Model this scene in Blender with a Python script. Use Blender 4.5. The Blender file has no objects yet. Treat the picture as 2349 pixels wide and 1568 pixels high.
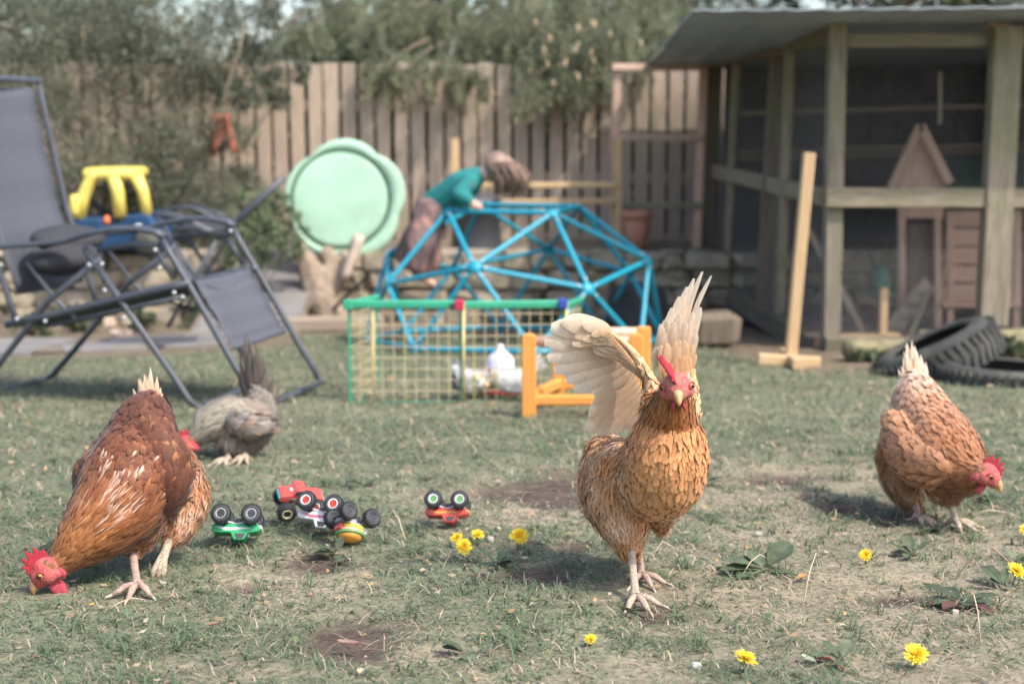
import bpy, bmesh, math, random
import numpy as np
from mathutils import Vector, Matrix, Quaternion, noise as mnoise
random.seed(7); RNG = np.random.default_rng(7)
R = math.radians
scene = bpy.context.scene
COL = scene.collection

# ------------------------------------------------------------------ camera
FPX = 2349 * 50 / 36; CX, CY = 1174.5, 784.0           # measuring frame of the photograph
PITCH = math.atan((784 - 275) / FPX)
CAMZ = 0.853                                            # eye height above the lawn where the hens stand
cd = bpy.data.cameras.new('camera'); cam = bpy.data.objects.new('camera', cd); COL.objects.link(cam)
cd.lens = 50; cd.sensor_width = 36; cd.clip_start = 0.05; cd.clip_end = 500
cam.location = (0, 0, CAMZ); cam.rotation_euler = (math.pi / 2 - PITCH, 0, 0)
cd.dof.use_dof = True; cd.dof.focus_distance = 2.47; cd.dof.aperture_fstop = 3.4; cd.dof.aperture_blades = 0
scene.camera = cam

# ------------------------------------------------------------------ sky, sun, exposure
SUN_DIR = Vector((0.50, -0.36, 0.80)).normalized()      # towards the sun
w = bpy.data.worlds.new('World'); scene.world = w; w.use_nodes = True
nt = w.node_tree; nt.nodes.clear()
wo = nt.nodes.new('ShaderNodeOutputWorld'); bg = nt.nodes.new('ShaderNodeBackground'); sky = nt.nodes.new('ShaderNodeTexSky')
sky.sky_type = 'NISHITA'; sky.sun_disc = False
sky.sun_elevation = math.asin(SUN_DIR.z); sky.sun_rotation = math.atan2(SUN_DIR.x, SUN_DIR.y)
sky.air_density = 1.0; sky.dust_density = 3.0; sky.ozone_density = 0.6
bg.inputs[1].default_value = 0.15
nt.links.new(sky.outputs[0], bg.inputs[0]); nt.links.new(bg.outputs[0], wo.inputs[0])
sl = bpy.data.lights.new('sun', 'SUN'); so = bpy.data.objects.new('sun', sl); COL.objects.link(so)
sl.energy = 2.0; sl.angle = R(0.9); sl.color = (1.0, 0.955, 0.90)
so.rotation_euler = SUN_DIR.to_track_quat('Z', 'Y').to_euler(); so.location = (6, -3, 8)
scene.view_settings.view_transform = 'Standard'; scene.view_settings.look = 'None'
scene.view_settings.exposure = 1.28; scene.view_settings.gamma = 1.0
scene.render.engine = 'CYCLES'; scene.cycles.use_denoising = True
try: scene.cycles.denoiser = 'OPENIMAGEDENOISE'
except Exception: pass
scene.cycles.max_bounces = 8; scene.cycles.transparent_max_bounces = 8

# ------------------------------------------------------------------ measuring helpers
CAMP = Vector((0, 0, CAMZ))
FWD = Vector((0, math.cos(PITCH), -math.sin(PITCH))); UPV = Vector((0, math.sin(PITCH), math.cos(PITCH)))
def ray(u, v):
    return Vector((1, 0, 0)) * ((u - CX) / FPX) + UPV * (-(v - CY) / FPX) + FWD
def D(u, v, y):                                         # point at distance y into the garden
    r = ray(u, v); return CAMP + r * (y / r.y)
SLOPE = 0.07
def g0(y): return -SLOPE * (y - 2.5)
def G(u, v):                                            # point on the lawn
    r = ray(u, v); t = (g0(0) - CAMP.z) / (r.z + SLOPE * r.y); return CAMP + r * t
def PL(u, v, p0, d):                                    # point on the upright plane through p0 along d
    n = Vector((-d.y, d.x, 0)); r = ray(u, v)
    t = n.dot(p0 - CAMP) / n.dot(r); return CAMP + r * t
def V(*a): return Vector(a)

# ------------------------------------------------------------------ mesh building
class MB:
    def __init__(s): s.v = []; s.f = []; s.c = []
    def add(s, vs, fs, col=None):
        o = len(s.v); s.v += [tuple(p) for p in vs]; s.f += [tuple(o + i for i in f) for f in fs]
        if col is not None: s.c += [tuple(col) + (1,) if len(col) == 3 else tuple(col)] * len(vs)
        return s
    def tube(s, pts, rad, n=8, caps=True, col=None, flat=1.0):
        pts = [Vector(p) for p in pts]
        if not hasattr(rad, '__len__'): rad = [rad] * len(pts)
        o = len(s.v); up = None
        for i, p in enumerate(pts):
            t = (pts[min(i + 1, len(pts) - 1)] - pts[max(i - 1, 0)])
            t = t.normalized() if t.length > 1e-9 else Vector((0, 0, 1))
            if up is None:
                a = Vector((0, 0, 1)) if abs(t.z) < 0.9 else Vector((1, 0, 0)); up = (a - t * a.dot(t)).normalized()
            else:
                up = (up - t * up.dot(t)); up = up.normalized() if up.length > 1e-6 else t.orthogonal().normalized()
            b = t.cross(up)
            for k in range(n):
                q = 2 * math.pi * k / n
                s.v.append(tuple(p + (up * math.cos(q) * flat + b * math.sin(q)) * rad[i]))
        for i in range(len(pts) - 1):
            for k in range(n):
                a = o + i * n + k; b2 = o + i * n + (k + 1) % n
                s.f.append((a, b2, b2 + n, a + n))
        if caps:
            s.f.append(tuple(o + k for k in reversed(range(n)))); s.f.append(tuple(o + (len(pts) - 1) * n + k for k in range(n)))
        if col is not None: s.c += [tuple(col) + (1,)] * (len(pts) * n)
        return s
    def box(s, c, size, rot=None, ch=0.0, col=None):
        hx, hy, hz = size[0] / 2, size[1] / 2, size[2] / 2; c = Vector(c); M = rot or Matrix.Identity(3)
        bm = bmesh.new(); bmesh.ops.create_cube(bm, size=1.0)
        for v in bm.verts: v.co = Vector((v.co.x * size[0], v.co.y * size[1], v.co.z * size[2]))
        if ch > 0: bmesh.ops.bevel(bm, geom=list(bm.edges), offset=ch, segments=2, affect='EDGES', profile=0.5)
        bm.verts.index_update()
        s.add([c + M @ v.co for v in bm.verts], [[v.index for v in f.verts] for f in bm.faces], col); bm.free(); return s
    def lathe(s, prof, c, axis=(0, 0, 1), n=20, col=None, cap=True):
        ax = Vector(axis).normalized(); q = Vector((0, 0, 1)).rotation_difference(ax); c = Vector(c); o = len(s.v)
        for r_, z_ in prof:
            for k in range(n):
                a = 2 * math.pi * k / n; s.v.append(tuple(c + q @ Vector((r_ * math.cos(a), r_ * math.sin(a), z_))))
        for i in range(len(prof) - 1):
            for k in range(n):
                a = o + i * n + k; b = o + i * n + (k + 1) % n; s.f.append((a, b, b + n, a + n))
        if cap:
            s.f.append(tuple(o + k for k in reversed(range(n)))); s.f.append(tuple(o + (len(prof) - 1) * n + k for k in range(n)))
        if col is not None: s.c += [tuple(col) + (1,)] * (len(prof) * n)
        return s
    def ball(s, c, r, rot=None, sub=2, col=None):
        if not hasattr(r, '__len__'): r = (r, r, r)
        bm = bmesh.new(); bmesh.ops.create_icosphere(bm, subdivisions=sub, radius=1); M = rot or Matrix.Identity(3); c = Vector(c)
        bm.verts.index_update()
        s.add([c + M @ Vector((v.co.x * r[0], v.co.y * r[1], v.co.z * r[2])) for v in bm.verts], [[v.index for v in f.verts] for f in bm.faces], col); bm.free(); return s
    def prism(s, outline, depth_vec, col=None):            # outline: list of Vectors in a plane
        n = len(outline); d = Vector(depth_vec)
        vs = [Vector(p) - d / 2 for p in outline] + [Vector(p) + d / 2 for p in outline]
        fs = [tuple(reversed(range(n))), tuple(range(n, 2 * n))] + [(i, (i + 1) % n, n + (i + 1) % n, n + i) for i in range(n)]
        return s.add(vs, fs, col)
    def mesh(s, name, smooth=False):
        me = bpy.data.meshes.new(name); me.from_pydata(s.v, [], s.f)
        if s.c and len(s.c) == len(s.v):
            a = me.color_attributes.new('Col', 'FLOAT_COLOR', 'POINT'); a.data.foreach_set('color', np.array(s.c, dtype=np.float32).ravel())
        bm = bmesh.new(); bm.from_mesh(me); bmesh.ops.recalc_face_normals(bm, faces=bm.faces); bm.to_mesh(me); bm.free()
        if smooth: me.polygons.foreach_set('use_smooth', [True] * len(me.polygons))
        me.update(); return me
    def build(s, name, mat, parent=None, smooth=False, local=False):
        return link(name, s.mesh(name, smooth), mat, parent, local)

def link(name, me, mat, parent=None, local=False, matrix=None):
    o = bpy.data.objects.new(name, me); COL.objects.link(o)
    if mat is not None and not me.materials: me.materials.append(mat)
    if parent is not None:
        o.parent = parent
        if not local and parent.type == 'EMPTY': o.matrix_parent_inverse = Matrix.Translation(-parent.location)
    if matrix is not None: o.matrix_basis = matrix
    return o
def np_mesh(name, verts, quads=None, tris=None, cols=None, smooth=False):
    me = bpy.data.meshes.new(name); nv = len(verts)
    me.vertices.add(nv); me.vertices.foreach_set('co', np.asarray(verts, dtype=np.float32).ravel())
    parts = []; starts = []; tot = 0
    for arr, k in ((quads, 4), (tris, 3)):
        if arr is None or len(arr) == 0: continue
        arr = np.asarray(arr, dtype=np.int32); parts.append(arr.ravel()); starts.append(tot + np.arange(len(arr)) * k); tot += arr.size
    idx = np.concatenate(parts); st = np.concatenate(starts).astype(np.int32)
    me.loops.add(len(idx)); me.loops.foreach_set('vertex_index', idx)
    me.polygons.add(len(st)); me.polygons.foreach_set('loop_start', st)
    if cols is not None:
        c = np.ones((nv, 4), np.float32); c[:, :3] = cols
        a = me.color_attributes.new('Col', 'FLOAT_COLOR', 'POINT'); a.data.foreach_set('color', c.ravel())
    me.polygons.foreach_set('use_smooth', np.full(len(st), smooth))
    me.update(calc_edges=True); me.validate(); return me
def tag(o, label=None, cat=None, group=None, kind=None):
    if label: o['label'] = label
    if cat: o['category'] = cat
    if group: o['group'] = group
    if kind: o['kind'] = kind
    return o
def thing(name, loc, label, cat, group=None, rot=None):
    o = bpy.data.objects.new(name, None); COL.objects.link(o); o.empty_display_size = 0.05; o.location = loc
    if rot is not None: o.rotation_euler = rot
    return tag(o, label, cat, group)
def frame(f, up):                                          # columns: forward, left, up
    f = Vector(f).normalized(); l = Vector(up).cross(f).normalized(); u = f.cross(l)
    return Matrix((f, l, u)).transposed()
_beamcache = {}
def beam_mesh(w_, h_, L, ch=0.006):
    mb = MB(); a, b = w_ / 2, h_ / 2; ch = min(ch, a * 0.5, b * 0.5)
    prof = [(-a + ch, -b), (a - ch, -b), (a, -b + ch), (a, b - ch), (a - ch, b), (-a + ch, b), (-a, b - ch), (-a, -b + ch)]
    for z in (0, L): mb.v += [(x, y, z) for x, y in prof]
    mb.f += [(k, (k + 1) % 8, 8 + (k + 1) % 8, 8 + k) for k in range(8)] + [tuple(reversed(range(8))), tuple(range(8, 16))]
    return mb.mesh('beam')
def beam(name, p0, p1, w_, h_, mat, parent, face=None, ch=0.006, wob=0.0):
    """squared timber from p0 to p1; local Z runs along it, w_ sideways, h_ towards 'face'"""
    p0 = Vector(p0); p1 = Vector(p1); z = (p1 - p0); L = z.length; z.normalize()
    y = Vector(face or (0, 1, 0)); y = (y - z * y.dot(z)); y = y.normalized() if y.length > 1e-4 else z.orthogonal().normalized()
    x = y.cross(z)
    M = Matrix((x, y, z)).transposed().to_4x4(); M.translation = p0
    me = beam_mesh(w_, h_, L, ch)
    o = link(name, me, mat, parent, matrix=M); return o

# ------------------------------------------------------------------ materials
MATS = {}
def nodes(name):
    m = bpy.data.materials.new(name); m.use_nodes = True; n = m.node_tree; n.nodes.clear()
    out = n.nodes.new('ShaderNodeOutputMaterial'); b = n.nodes.new('ShaderNodeBsdfPrincipled'); n.links.new(b.outputs[0], out.inputs[0])
    return m, n, b, out
def coords(n, scale=(1, 1, 1), rnd=True):
    tc = n.nodes.new('ShaderNodeTexCoord'); mp = n.nodes.new('ShaderNodeMapping'); mp.inputs['Scale'].default_value = scale
    if rnd:
        oi = n.nodes.new('ShaderNodeObjectInfo'); ad = n.nodes.new('ShaderNodeVectorMath'); ad.operation = 'ADD'
        mu = n.nodes.new('ShaderNodeMath'); mu.operation = 'MULTIPLY'; mu.inputs[1].default_value = 37.0
        n.links.new(oi.outputs['Random'], mu.inputs[0]); n.links.new(mu.outputs[0], ad.inputs[1]); n.links.new(tc.outputs['Object'], ad.inputs[0])
        n.links.new(ad.outputs[0], mp.inputs[0])
    else: n.links.new(tc.outputs['Object'], mp.inputs[0])
    return mp.outputs[0]
def noise_node(n, vec, scale, detail=4, rough=0.6):
    t = n.nodes.new('ShaderNodeTexNoise'); t.inputs['Scale'].default_value = scale; t.inputs['Detail'].default_value = detail; t.inputs['Roughness'].default_value = rough
    n.links.new(vec, t.inputs['Vector']); return t
def ramp(n, fac, stops):
    r = n.nodes.new('ShaderNodeValToRGB'); e = r.color_ramp.elements
    while len(e) < len(stops): e.new(0.5)
    for k, (p, c) in enumerate(stops): e[k].position = p; e[k].color = tuple(c) + (1,) if len(c) == 3 else c
    n.links.new(fac, r.inputs[0]); return r.outputs[0]
def mixc(n, fac, a, b, mode='MIX'):
    m = n.nodes.new('ShaderNodeMix'); m.data_type = 'RGBA'; m.blend_type = mode
    for sock, val in ((m.inputs[0], fac), (m.inputs[6], a), (m.inputs[7], b)):
        if hasattr(val, 'is_linked') or hasattr(val, 'links'): n.links.new(val, sock)
        elif isinstance(val, (int, float)): sock.default_value = val
        else: sock.default_value = tuple(val) + (1,)
    return m.outputs[2]
def bump(n, b, h, strength=0.3, dist=0.01):
    bp = n.nodes.new('ShaderNodeBump'); bp.inputs['Strength'].default_value = strength; bp.inputs['Distance'].default_value = dist
    n.links.new(h, bp.inputs['Height']); n.links.new(bp.outputs[0], b.inputs['Normal'])
def plain(name, col, rough=0.5, var=0.15, scale=8, metal=0.0, bmp=0.15, spec=0.5, dirt=None):
    if name in MATS: return MATS[name]
    m, n, b, _ = nodes(name); vec = coords(n); t = noise_node(n, vec, scale)
    lo = [c * (1 - var) for c in col]; hi = [min(1, c * (1 + var)) for c in col]
    c = ramp(n, t.outputs[0], [(0.3, lo), (0.7, hi)])
    if dirt:
        t2 = noise_node(n, vec, scale * 0.45, 6, 0.7); f = ramp(n, t2.outputs[0], [(0.5, (0, 0, 0)), (0.68, (1, 1, 1))])
        c = mixc(n, f, c, dirt)
    n.links.new(c, b.inputs['Base Color']); b.inputs['Roughness'].default_value = rough; b.inputs['Metallic'].default_value = metal
    b.inputs['Specular IOR Level'].default_value = spec
    if bmp: bump(n, b, noise_node(n, vec, scale * 6).outputs[0], bmp, 0.004)
    MATS[name] = m; return m
def wood(name, light, dark, moss=None, moss_amt=0.5, rough=0.8):
    if name in MATS: return MATS[name]
    m, n, b, _ = nodes(name); vec = coords(n, (22, 22, 1.6)); t = noise_node(n, vec, 3.0, 6, 0.65)
    vec2 = coords(n, (1, 1, 1)); t2 = noise_node(n, vec2, 3.5, 5, 0.65)
    c = ramp(n, t.outputs[0], [(0.34, dark), (0.62, light)])
    oi = n.nodes.new('ShaderNodeObjectInfo')
    c = mixc(n, 0.3, c, ramp(n, oi.outputs['Random'], [(0.0, [x * 0.62 for x in light]), (0.5, light), (1.0, [min(1, x * k) for x, k in zip(light, (1.18, 1.1, 1.0))])]))
    if moss:
        f = ramp(n, t2.outputs[0], [(0.62 - 0.3 * moss_amt, (0, 0, 0)), (0.86 - 0.3 * moss_amt, (1, 1, 1))]); c = mixc(n, f, c, moss)
    n.links.new(c, b.inputs['Base Color']); b.inputs['Roughness'].default_value = rough; b.inputs['Specular IOR Level'].default_value = 0.25
    bump(n, b, t.outputs[0], 0.4, 0.004); MATS[name] = m; return m
def vcol(name, rough=0.6, transl=0.0, var=0.12, scale=40, spec=0.3, sheen=0.0, bmp=0.0):
    if name in MATS: return MATS[name]
    m, n, b, out = nodes(name); at = n.nodes.new('ShaderNodeAttribute'); at.attribute_name = 'Col'
    vec = coords(n, rnd=False); t = noise_node(n, vec, scale, 3)
    f = ramp(n, t.outputs[0], [(0.3, (1 - var,) * 3), (0.7, (1 + var,) * 3)])
    c = mixc(n, 1.0, at.outputs['Color'], f, 'MULTIPLY')
    n.links.new(c, b.inputs['Base Color']); b.inputs['Roughness'].default_value = rough; b.inputs['Specular IOR Level'].default_value = spec
    if sheen: b.inputs['Sheen Weight'].default_value = sheen; b.inputs['Sheen Roughness'].default_value = 0.5
    if bmp: bump(n, b, t.outputs[0], bmp, 0.004)
    if transl:
        tr = n.nodes.new('ShaderNodeBsdfTranslucent'); mx = n.nodes.new('ShaderNodeMixShader'); mx.inputs[0].default_value = transl
        n.links.new(c, tr.inputs[0]); n.links.new(b.outputs[0], mx.inputs[1]); n.links.new(tr.outputs[0], mx.inputs[2]); n.links.new(mx.outputs[0], out.inputs[0])
    MATS[name] = m; return m
def vnoise(x, y, s, seed=0):                               # smooth value noise for numpy arrays
    r = np.random.default_rng(seed); tab = r.random((64, 64)); X = np.asarray(x) * s + 100; Y = np.asarray(y) * s + 100
    xi = np.floor(X).astype(int); yi = np.floor(Y).astype(int); fx = X - xi; fy = Y - yi
    fx = fx * fx * (3 - 2 * fx); fy = fy * fy * (3 - 2 * fy); T = lambda a, b: tab[a % 64, b % 64]
    return (T(xi, yi) * (1 - fx) + T(xi + 1, yi) * fx) * (1 - fy) + (T(xi, yi + 1) * (1 - fx) + T(xi + 1, yi + 1) * fx) * fy
# ================================================================== SETTING
M_fence = wood('fence_wood', (0.50, 0.395, 0.30), (0.27, 0.21, 0.16), (0.27, 0.235, 0.16), 0.22)
M_post = wood('mossy_post_wood', (0.31, 0.265, 0.195), (0.10, 0.085, 0.06), (0.19, 0.185, 0.105), 0.5)
M_postdark = wood('dark_post_wood', (0.19, 0.15, 0.115), (0.08, 0.065, 0.05), (0.14, 0.145, 0.08), 0.45)
M_pine = wood('fresh_pine', (0.62, 0.43, 0.24), (0.44, 0.28, 0.14))
M_house = wood('hen_house_wood', (0.56, 0.39, 0.30), (0.38, 0.25, 0.18))
M_grey_wood = wood('weathered_grey_wood', (0.33, 0.27, 0.21), (0.15, 0.12, 0.09), (0.20, 0.17, 0.11), 0.25)
M_darkboard = plain('dark_backing_board', (0.05, 0.047, 0.045), 0.85, 0.4, 5)
M_stone = plain('mossy_stone', (0.30, 0.25, 0.18), 0.9, 0.35, 9, bmp=0.6, dirt=(0.20, 0.18, 0.11))
M_slab = plain('paving_concrete', (0.18, 0.17, 0.16), 0.9, 0.18, 6, bmp=0.4, dirt=(0.19, 0.17, 0.13))
M_soil = plain('bed_soil', (0.16, 0.125, 0.09), 0.95, 0.45, 6, bmp=0.8, dirt=(0.11, 0.12, 0.06))
M_rubber = plain('tyre_rubber', (0.045, 0.044, 0.040), 0.9, 0.3, 8, bmp=0.4, dirt=(0.11, 0.108, 0.075))
M_wire = plain('galvanised_wire', (0.20, 0.205, 0.21), 0.5, 0.2, 30, metal=0.2, bmp=0)
M_leaf = vcol('leaf', 0.55, 0.35, 0.15, 20, 0.25)
M_bark = plain('bark', (0.17, 0.13, 0.095), 0.9, 0.4, 14, bmp=0.8)
M_grass = vcol('grass_blade', 0.6, 0.30, 0.10, 12, 0.2)
M_straw = vcol('dry_straw', 0.7, 0.15, 0.1, 12, 0.2)

# ---- lawn masks: bare soil patches and dry thatch, as places on the lawn
def patch(u, v, ru, rv):
    c = G(u, v); a = G(u, v - rv); b = G(u, v + rv); return (c.x, c.y, ru / FPX * c.y, abs(a.y - b.y) / 2)
SOIL = [patch(1235, 1122, 135, 40), patch(800, 1478, 120, 52), patch(1290, 1255, 90, 16), patch(1960, 1165, 110, 28), patch(720, 1290, 70, 20),
        patch(560, 1345, 60, 14), patch(1800, 1092, 90, 14), patch(1490, 1410, 60, 20), patch(2070, 1372, 90, 16), patch(1250, 1318, 150, 16)]
DRY = [patch(1950, 1330, 430, 150), patch(1560, 1385, 180, 60), patch(1780, 1150, 180, 45), patch(2200, 1560, 260, 110), patch(950, 1500, 200, 60),
       patch(1900, 1090, 260, 40), patch(2250, 1240, 200, 60), patch(1180, 1150, 220, 60), patch(700, 1330, 200, 60), patch(1350, 1560, 260, 60), patch(500, 1560, 200, 50)]
TRAMPLED = [patch(90, 1362, 90, 26), patch(316, 1358, 70, 24), patch(1462, 1380, 80, 26), patch(1475, 1328, 70, 16), patch(2190, 1200, 60, 14), patch(2106, 1196, 40, 10), patch(540, 1058, 60, 8)]
def patches(x, y, L, soft=0.6):
    m = np.zeros_like(x)
    for cx, cy, rx, ry in L:
        d = np.sqrt(((x - cx) / rx) ** 2 + ((y - cy) / ry) ** 2); d = d + (vnoise(x, y, 14, 3) - 0.5) * 0.9 + (vnoise(x, y, 40, 4) - 0.5) * 0.5
        m = np.maximum(m, np.clip((1 + soft / 2 - d) / soft, 0, 1))
    return m
def lawn_mask(x, y):                                        # 1 on the lawn, 0 on the beds behind it
    edge = np.where(x > 0.75, 8.2 - np.clip((x - 0.75) / 0.6, 0, 1) * 1.75, 8.35) + (vnoise(x, y, 3, 9) - 0.5) * 0.5
    edge = np.where(x < -1.2, 7.05 + np.clip((-1.2 - x) / 3.0, 0, 1) * -0.25 + 0.6 * np.clip((x + 1.9) / 0.7, 0, 1), edge)
    return np.clip((edge - y) / 0.12, 0, 1)
def gz(x, y):                                               # lawn height with its small bumps
    y = np.asarray(y, float); x = np.asarray(x, float)
    return -SLOPE * (np.minimum(y, 10.5) - 2.5) + (vnoise(x, y, 3, 11) - 0.5) * 0.010 + (vnoise(x, y, 16, 12) - 0.5) * 0.008
def gh(x, y): return float(gz(np.array([x]), np.array([y]))[0])

def make_ground():
    xs = np.concatenate([[-120, -60, -30, -15, -8], np.arange(-5, 5.001, 0.036), [8, 15, 30, 60, 120]])
    ys = np.concatenate([[-30, -10, -4, -1, 0.5], np.arange(1.2, 4.2, 0.024), np.arange(4.2, 10.6, 0.04), [12, 16, 24, 40, 80, 160]])
    X, Y = np.meshgrid(xs, ys); Z = gz(X, Y); n, m = X.shape
    soil = patches(X, Y, SOIL); dry = patches(X, Y, DRY, 0.9) * (0.15 + 0.85 * vnoise(X, Y, 9, 21)) * (0.35 + 0.6 * vnoise(X, Y, 33, 22)); lm = lawn_mask(X, Y)
    Z = Z - 0.012 * soil + (np.random.default_rng(5).random(X.shape) - 0.5) * 0.004
    nz = vnoise(X, Y, 7, 31)[..., None]; nz2 = vnoise(X, Y, 30, 32)[..., None]
    green = np.array([0.115, 0.128, 0.080]) * (0.75 + 0.5 * nz); tan = np.array([0.31, 0.24, 0.175]) * (0.75 + 0.5 * nz2); dark = np.array([0.085, 0.062, 0.050]) * (0.7 + 0.6 * nz2)
    bed = np.array([0.15, 0.12, 0.085]) * (0.6 + 0.8 * nz2)
    c = green * (1 - 0.35 * nz2) + tan * 0.35 * nz2
    c = c * (1 - dry[..., None]) + tan * dry[..., None]; c = c * (1 - soil[..., None]) + dark * soil[..., None]
    c = bed * (1 - lm[..., None]) + c * lm[..., None]
    idx = np.arange(n * m).reshape(n, m)
    q = np.stack([idx[:-1, :-1], idx[:-1, 1:], idx[1:, 1:], idx[1:, :-1]], -1).reshape(-1, 4)
    me = np_mesh('ground', np.stack([X, Y, Z], -1).reshape(-1, 3), q, None, c.reshape(-1, 3), True)
    tag(link('ground', me, vcol('lawn_soil', 0.95, 0, 0.35, 90, 0.1, bmp=0.8)), kind='structure')
make_ground()

def blades(name, mat, P, L, W, az, lean, col, curl=0.5, label=None, cat=None):
    """one ribbon of two quads and a tip for each root P"""
    n = len(P); d = np.stack([np.cos(az), np.sin(az), np.zeros(n)], 1); s = np.stack([-np.sin(az), np.cos(az), np.zeros(n)], 1)
    out = np.zeros((n, 7, 3))
    for k, t in enumerate((0.0, 0.4, 0.75, 1.0)):
        a = lean + curl * t; h = np.cos(a) * L * t; r = np.sin(a) * L * t
        c = P + d * r[:, None] + np.array([0, 0, 1.0]) * h[:, None]
        wd = (W * (1.0, 0.9, 0.6, 0)[k] / 2)[:, None] * s
        if k < 3: out[:, 2 * k] = c - wd; out[:, 2 * k + 1] = c + wd
        else: out[:, 6] = c
    b = np.arange(n)[:, None] * 7
    q = np.concatenate([b + np.array([0, 1, 3, 2]), b + np.array([2, 3, 5, 4])]); t3 = b + np.array([4, 5, 6])
    cc = np.repeat(col[:, None, :], 7, 1)
    return tag(link(name, np_mesh(name, out.reshape(-1, 3), q, t3, cc.reshape(-1, 3)), mat), label, cat, kind='stuff')

def make_grass():
    Ps = []
    for y0, y1, dens in ((1.75, 2.6, 22000), (2.6, 3.4, 14500), (3.4, 4.8, 7000), (4.8, 8.4, 3300)):
        wmax = 0.40 * y1 + 0.45; n = int(dens * (y1 - y0) * 2 * wmax)
        Ps.append(np.stack([RNG.uniform(-wmax, wmax, n), RNG.uniform(y0, y1, n)], 1))
    P = np.concatenate(Ps); x, y = P[:, 0], P[:, 1]
    soil = patches(x, y, SOIL); dry = patches(x, y, DRY, 0.9); cl = vnoise(x, y, 10, 41) * 0.6 + vnoise(x, y, 30, 42) * 0.4
    keep = (RNG.random(len(x)) < (1 - 0.97 * soil) * (1 - 0.42 * dry) * np.clip(0.42 + 1.3 * cl, 0, 1)) & (lawn_mask(x, y) > 0.3)
    x, y, dry, cl = x[keep], y[keep], dry[keep], cl[keep]; n = len(x)
    far = np.clip((y - 2.2) / 4, 0, 1)
    P3 = np.stack([x, y, gz(x, y) - 0.003], 1)
    tr = patches(x, y, TRAMPLED, 1.0)
    L = (1 - 0.65 * tr) * (0.016 + 0.022 * RNG.random(n) ** 1.5) * (0.75 + 0.7 * cl) * (1 + 0.35 * far) * (1 - 0.3 * dry); W = (0.0013 + 0.0016 * RNG.random(n)) * (1 + 1.6 * far)
    az = RNG.uniform(0, 2 * np.pi, n); lean = RNG.uniform(0.25, 1.35, n)
    g = np.array([0.112, 0.158, 0.090]) * (0.7 + 0.65 * RNG.random((n, 1))); g2 = np.array([0.19, 0.212, 0.135]); k = RNG.random((n, 1)) ** 2
    c = g * (1 - k) + g2 * k
    st = (RNG.random(n) < 0.13 + 0.25 * dry); c[st] = np.array([0.42, 0.345, 0.25]) * (0.65 + 0.6 * RNG.random((st.sum(), 1)))
    blades('grass', M_grass, P3, L, W, az, lean, c, 0.7, 'short sage green grass of the lawn', 'grass')
    nt = 700; ty = RNG.uniform(1.8, 4.2, nt); tx = RNG.uniform(-1, 1, nt) * (.4 * ty + .3); kp = patches(tx, ty, SOIL) < .3; tx, ty = np.repeat(tx[kp], 9), np.repeat(ty[kp], 9); n = len(tx); tx = tx + RNG.normal(size=n) * .009; ty = ty + RNG.normal(size=n) * .009
    c = np.array([0.10, 0.15, 0.08]) * RNG.uniform(.8, 1.35, (n, 1)); blades('grass_tuft', M_grass, np.stack([tx, ty, gz(tx, ty) - .002], 1), RNG.uniform(.02, .05, n), RNG.uniform(.0018, .0034, n), RNG.uniform(0, 6.28, n), RNG.uniform(.05, .8, n), c, .8, 'coarser darker tufts of grass standing in the lawn', 'grass')
    # dry stalks lying in the turf
    n = 7000; y = RNG.uniform(1.8, 4.6, n) ; x = RNG.uniform(-1, 1, n) * (0.4 * y + 0.35)
    dry = patches(x, y, DRY, 0.9); keep = RNG.random(n) < 0.07 + 0.75 * dry; x, y = x[keep], y[keep]; n = len(x)
    P3 = np.stack([x, y, gz(x, y) + RNG.uniform(0.001, 0.012, n)], 1)
    c = np.array([0.42, 0.335, 0.24]) * (0.6 + 0.6 * RNG.random((n, 1)))
    blades('dry_straw', M_straw, P3, RNG.uniform(0.02, 0.06, n), RNG.uniform(0.0007, 0.0015, n), RNG.uniform(0, 6.28, n), RNG.uniform(1.1, 1.5, n), c, 0.25, 'pale dry straw strewn over the lawn', 'straw')
    # crumbs of leaf and earth
    n = 2600; y = RNG.uniform(1.8, 6.0, n); x = RNG.uniform(-1, 1, n) * (0.4 * y + 0.3); z = gz(x, y) + 0.004 + 0.012 * RNG.random(n)
    s = RNG.uniform(0.002, 0.0065, n) * (1 + 0.25 * (y - 2)); a = RNG.uniform(0, 6.28, n); vs = np.zeros((n, 4, 3))
    for k, (du, dv) in enumerate(((-1.4, 0), (0, -0.7), (1.4, 0), (0, 0.7))):
        vs[:, k, 0] = x + (du * np.cos(a) - dv * np.sin(a)) * s; vs[:, k, 1] = y + (du * np.sin(a) + dv * np.cos(a)) * s; vs[:, k, 2] = z + RNG.uniform(-0.6, 0.6, n) * s
    pal = np.array([[0.34, 0.25, 0.16], [0.20, 0.13, 0.09], [0.36, 0.25, 0.13], [0.36, 0.30, 0.22], [0.13, 0.15, 0.07]]); c = pal[RNG.integers(0, 5, n)] * RNG.uniform(0.7, 1.2, (n, 1))
    me = np_mesh('leaf_litter', vs.reshape(-1, 3), np.arange(4 * n).reshape(-1, 4), None, np.repeat(c, 4, 0))
    tag(link('leaf_litter', me, M_straw), 'scattered crumbs of dead leaf on the grass', 'leaf litter', kind='stuff')
make_grass()

# ---- raised ground behind the retaining wall
WY, WTOP = 9.4, 0.0
mb = MB()
for x0, x1 in ((-14, -1.92), (-1.30, 14)):
    mb.add([(x0, WY + 0.08, -0.02), (x1, WY + 0.08, -0.02), (x1, 60, 0.05), (x0, 60, 0.05)], [(0, 1, 2, 3)])
mb.add([(-1.92, 10.25, -0.02), (-1.30, 10.25, -0.02), (-1.30, 60, 0.05), (-1.92, 60, 0.05)], [(0, 1, 2, 3)])
tag(mb.build('garden_bank', M_soil), kind='structure')

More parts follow.
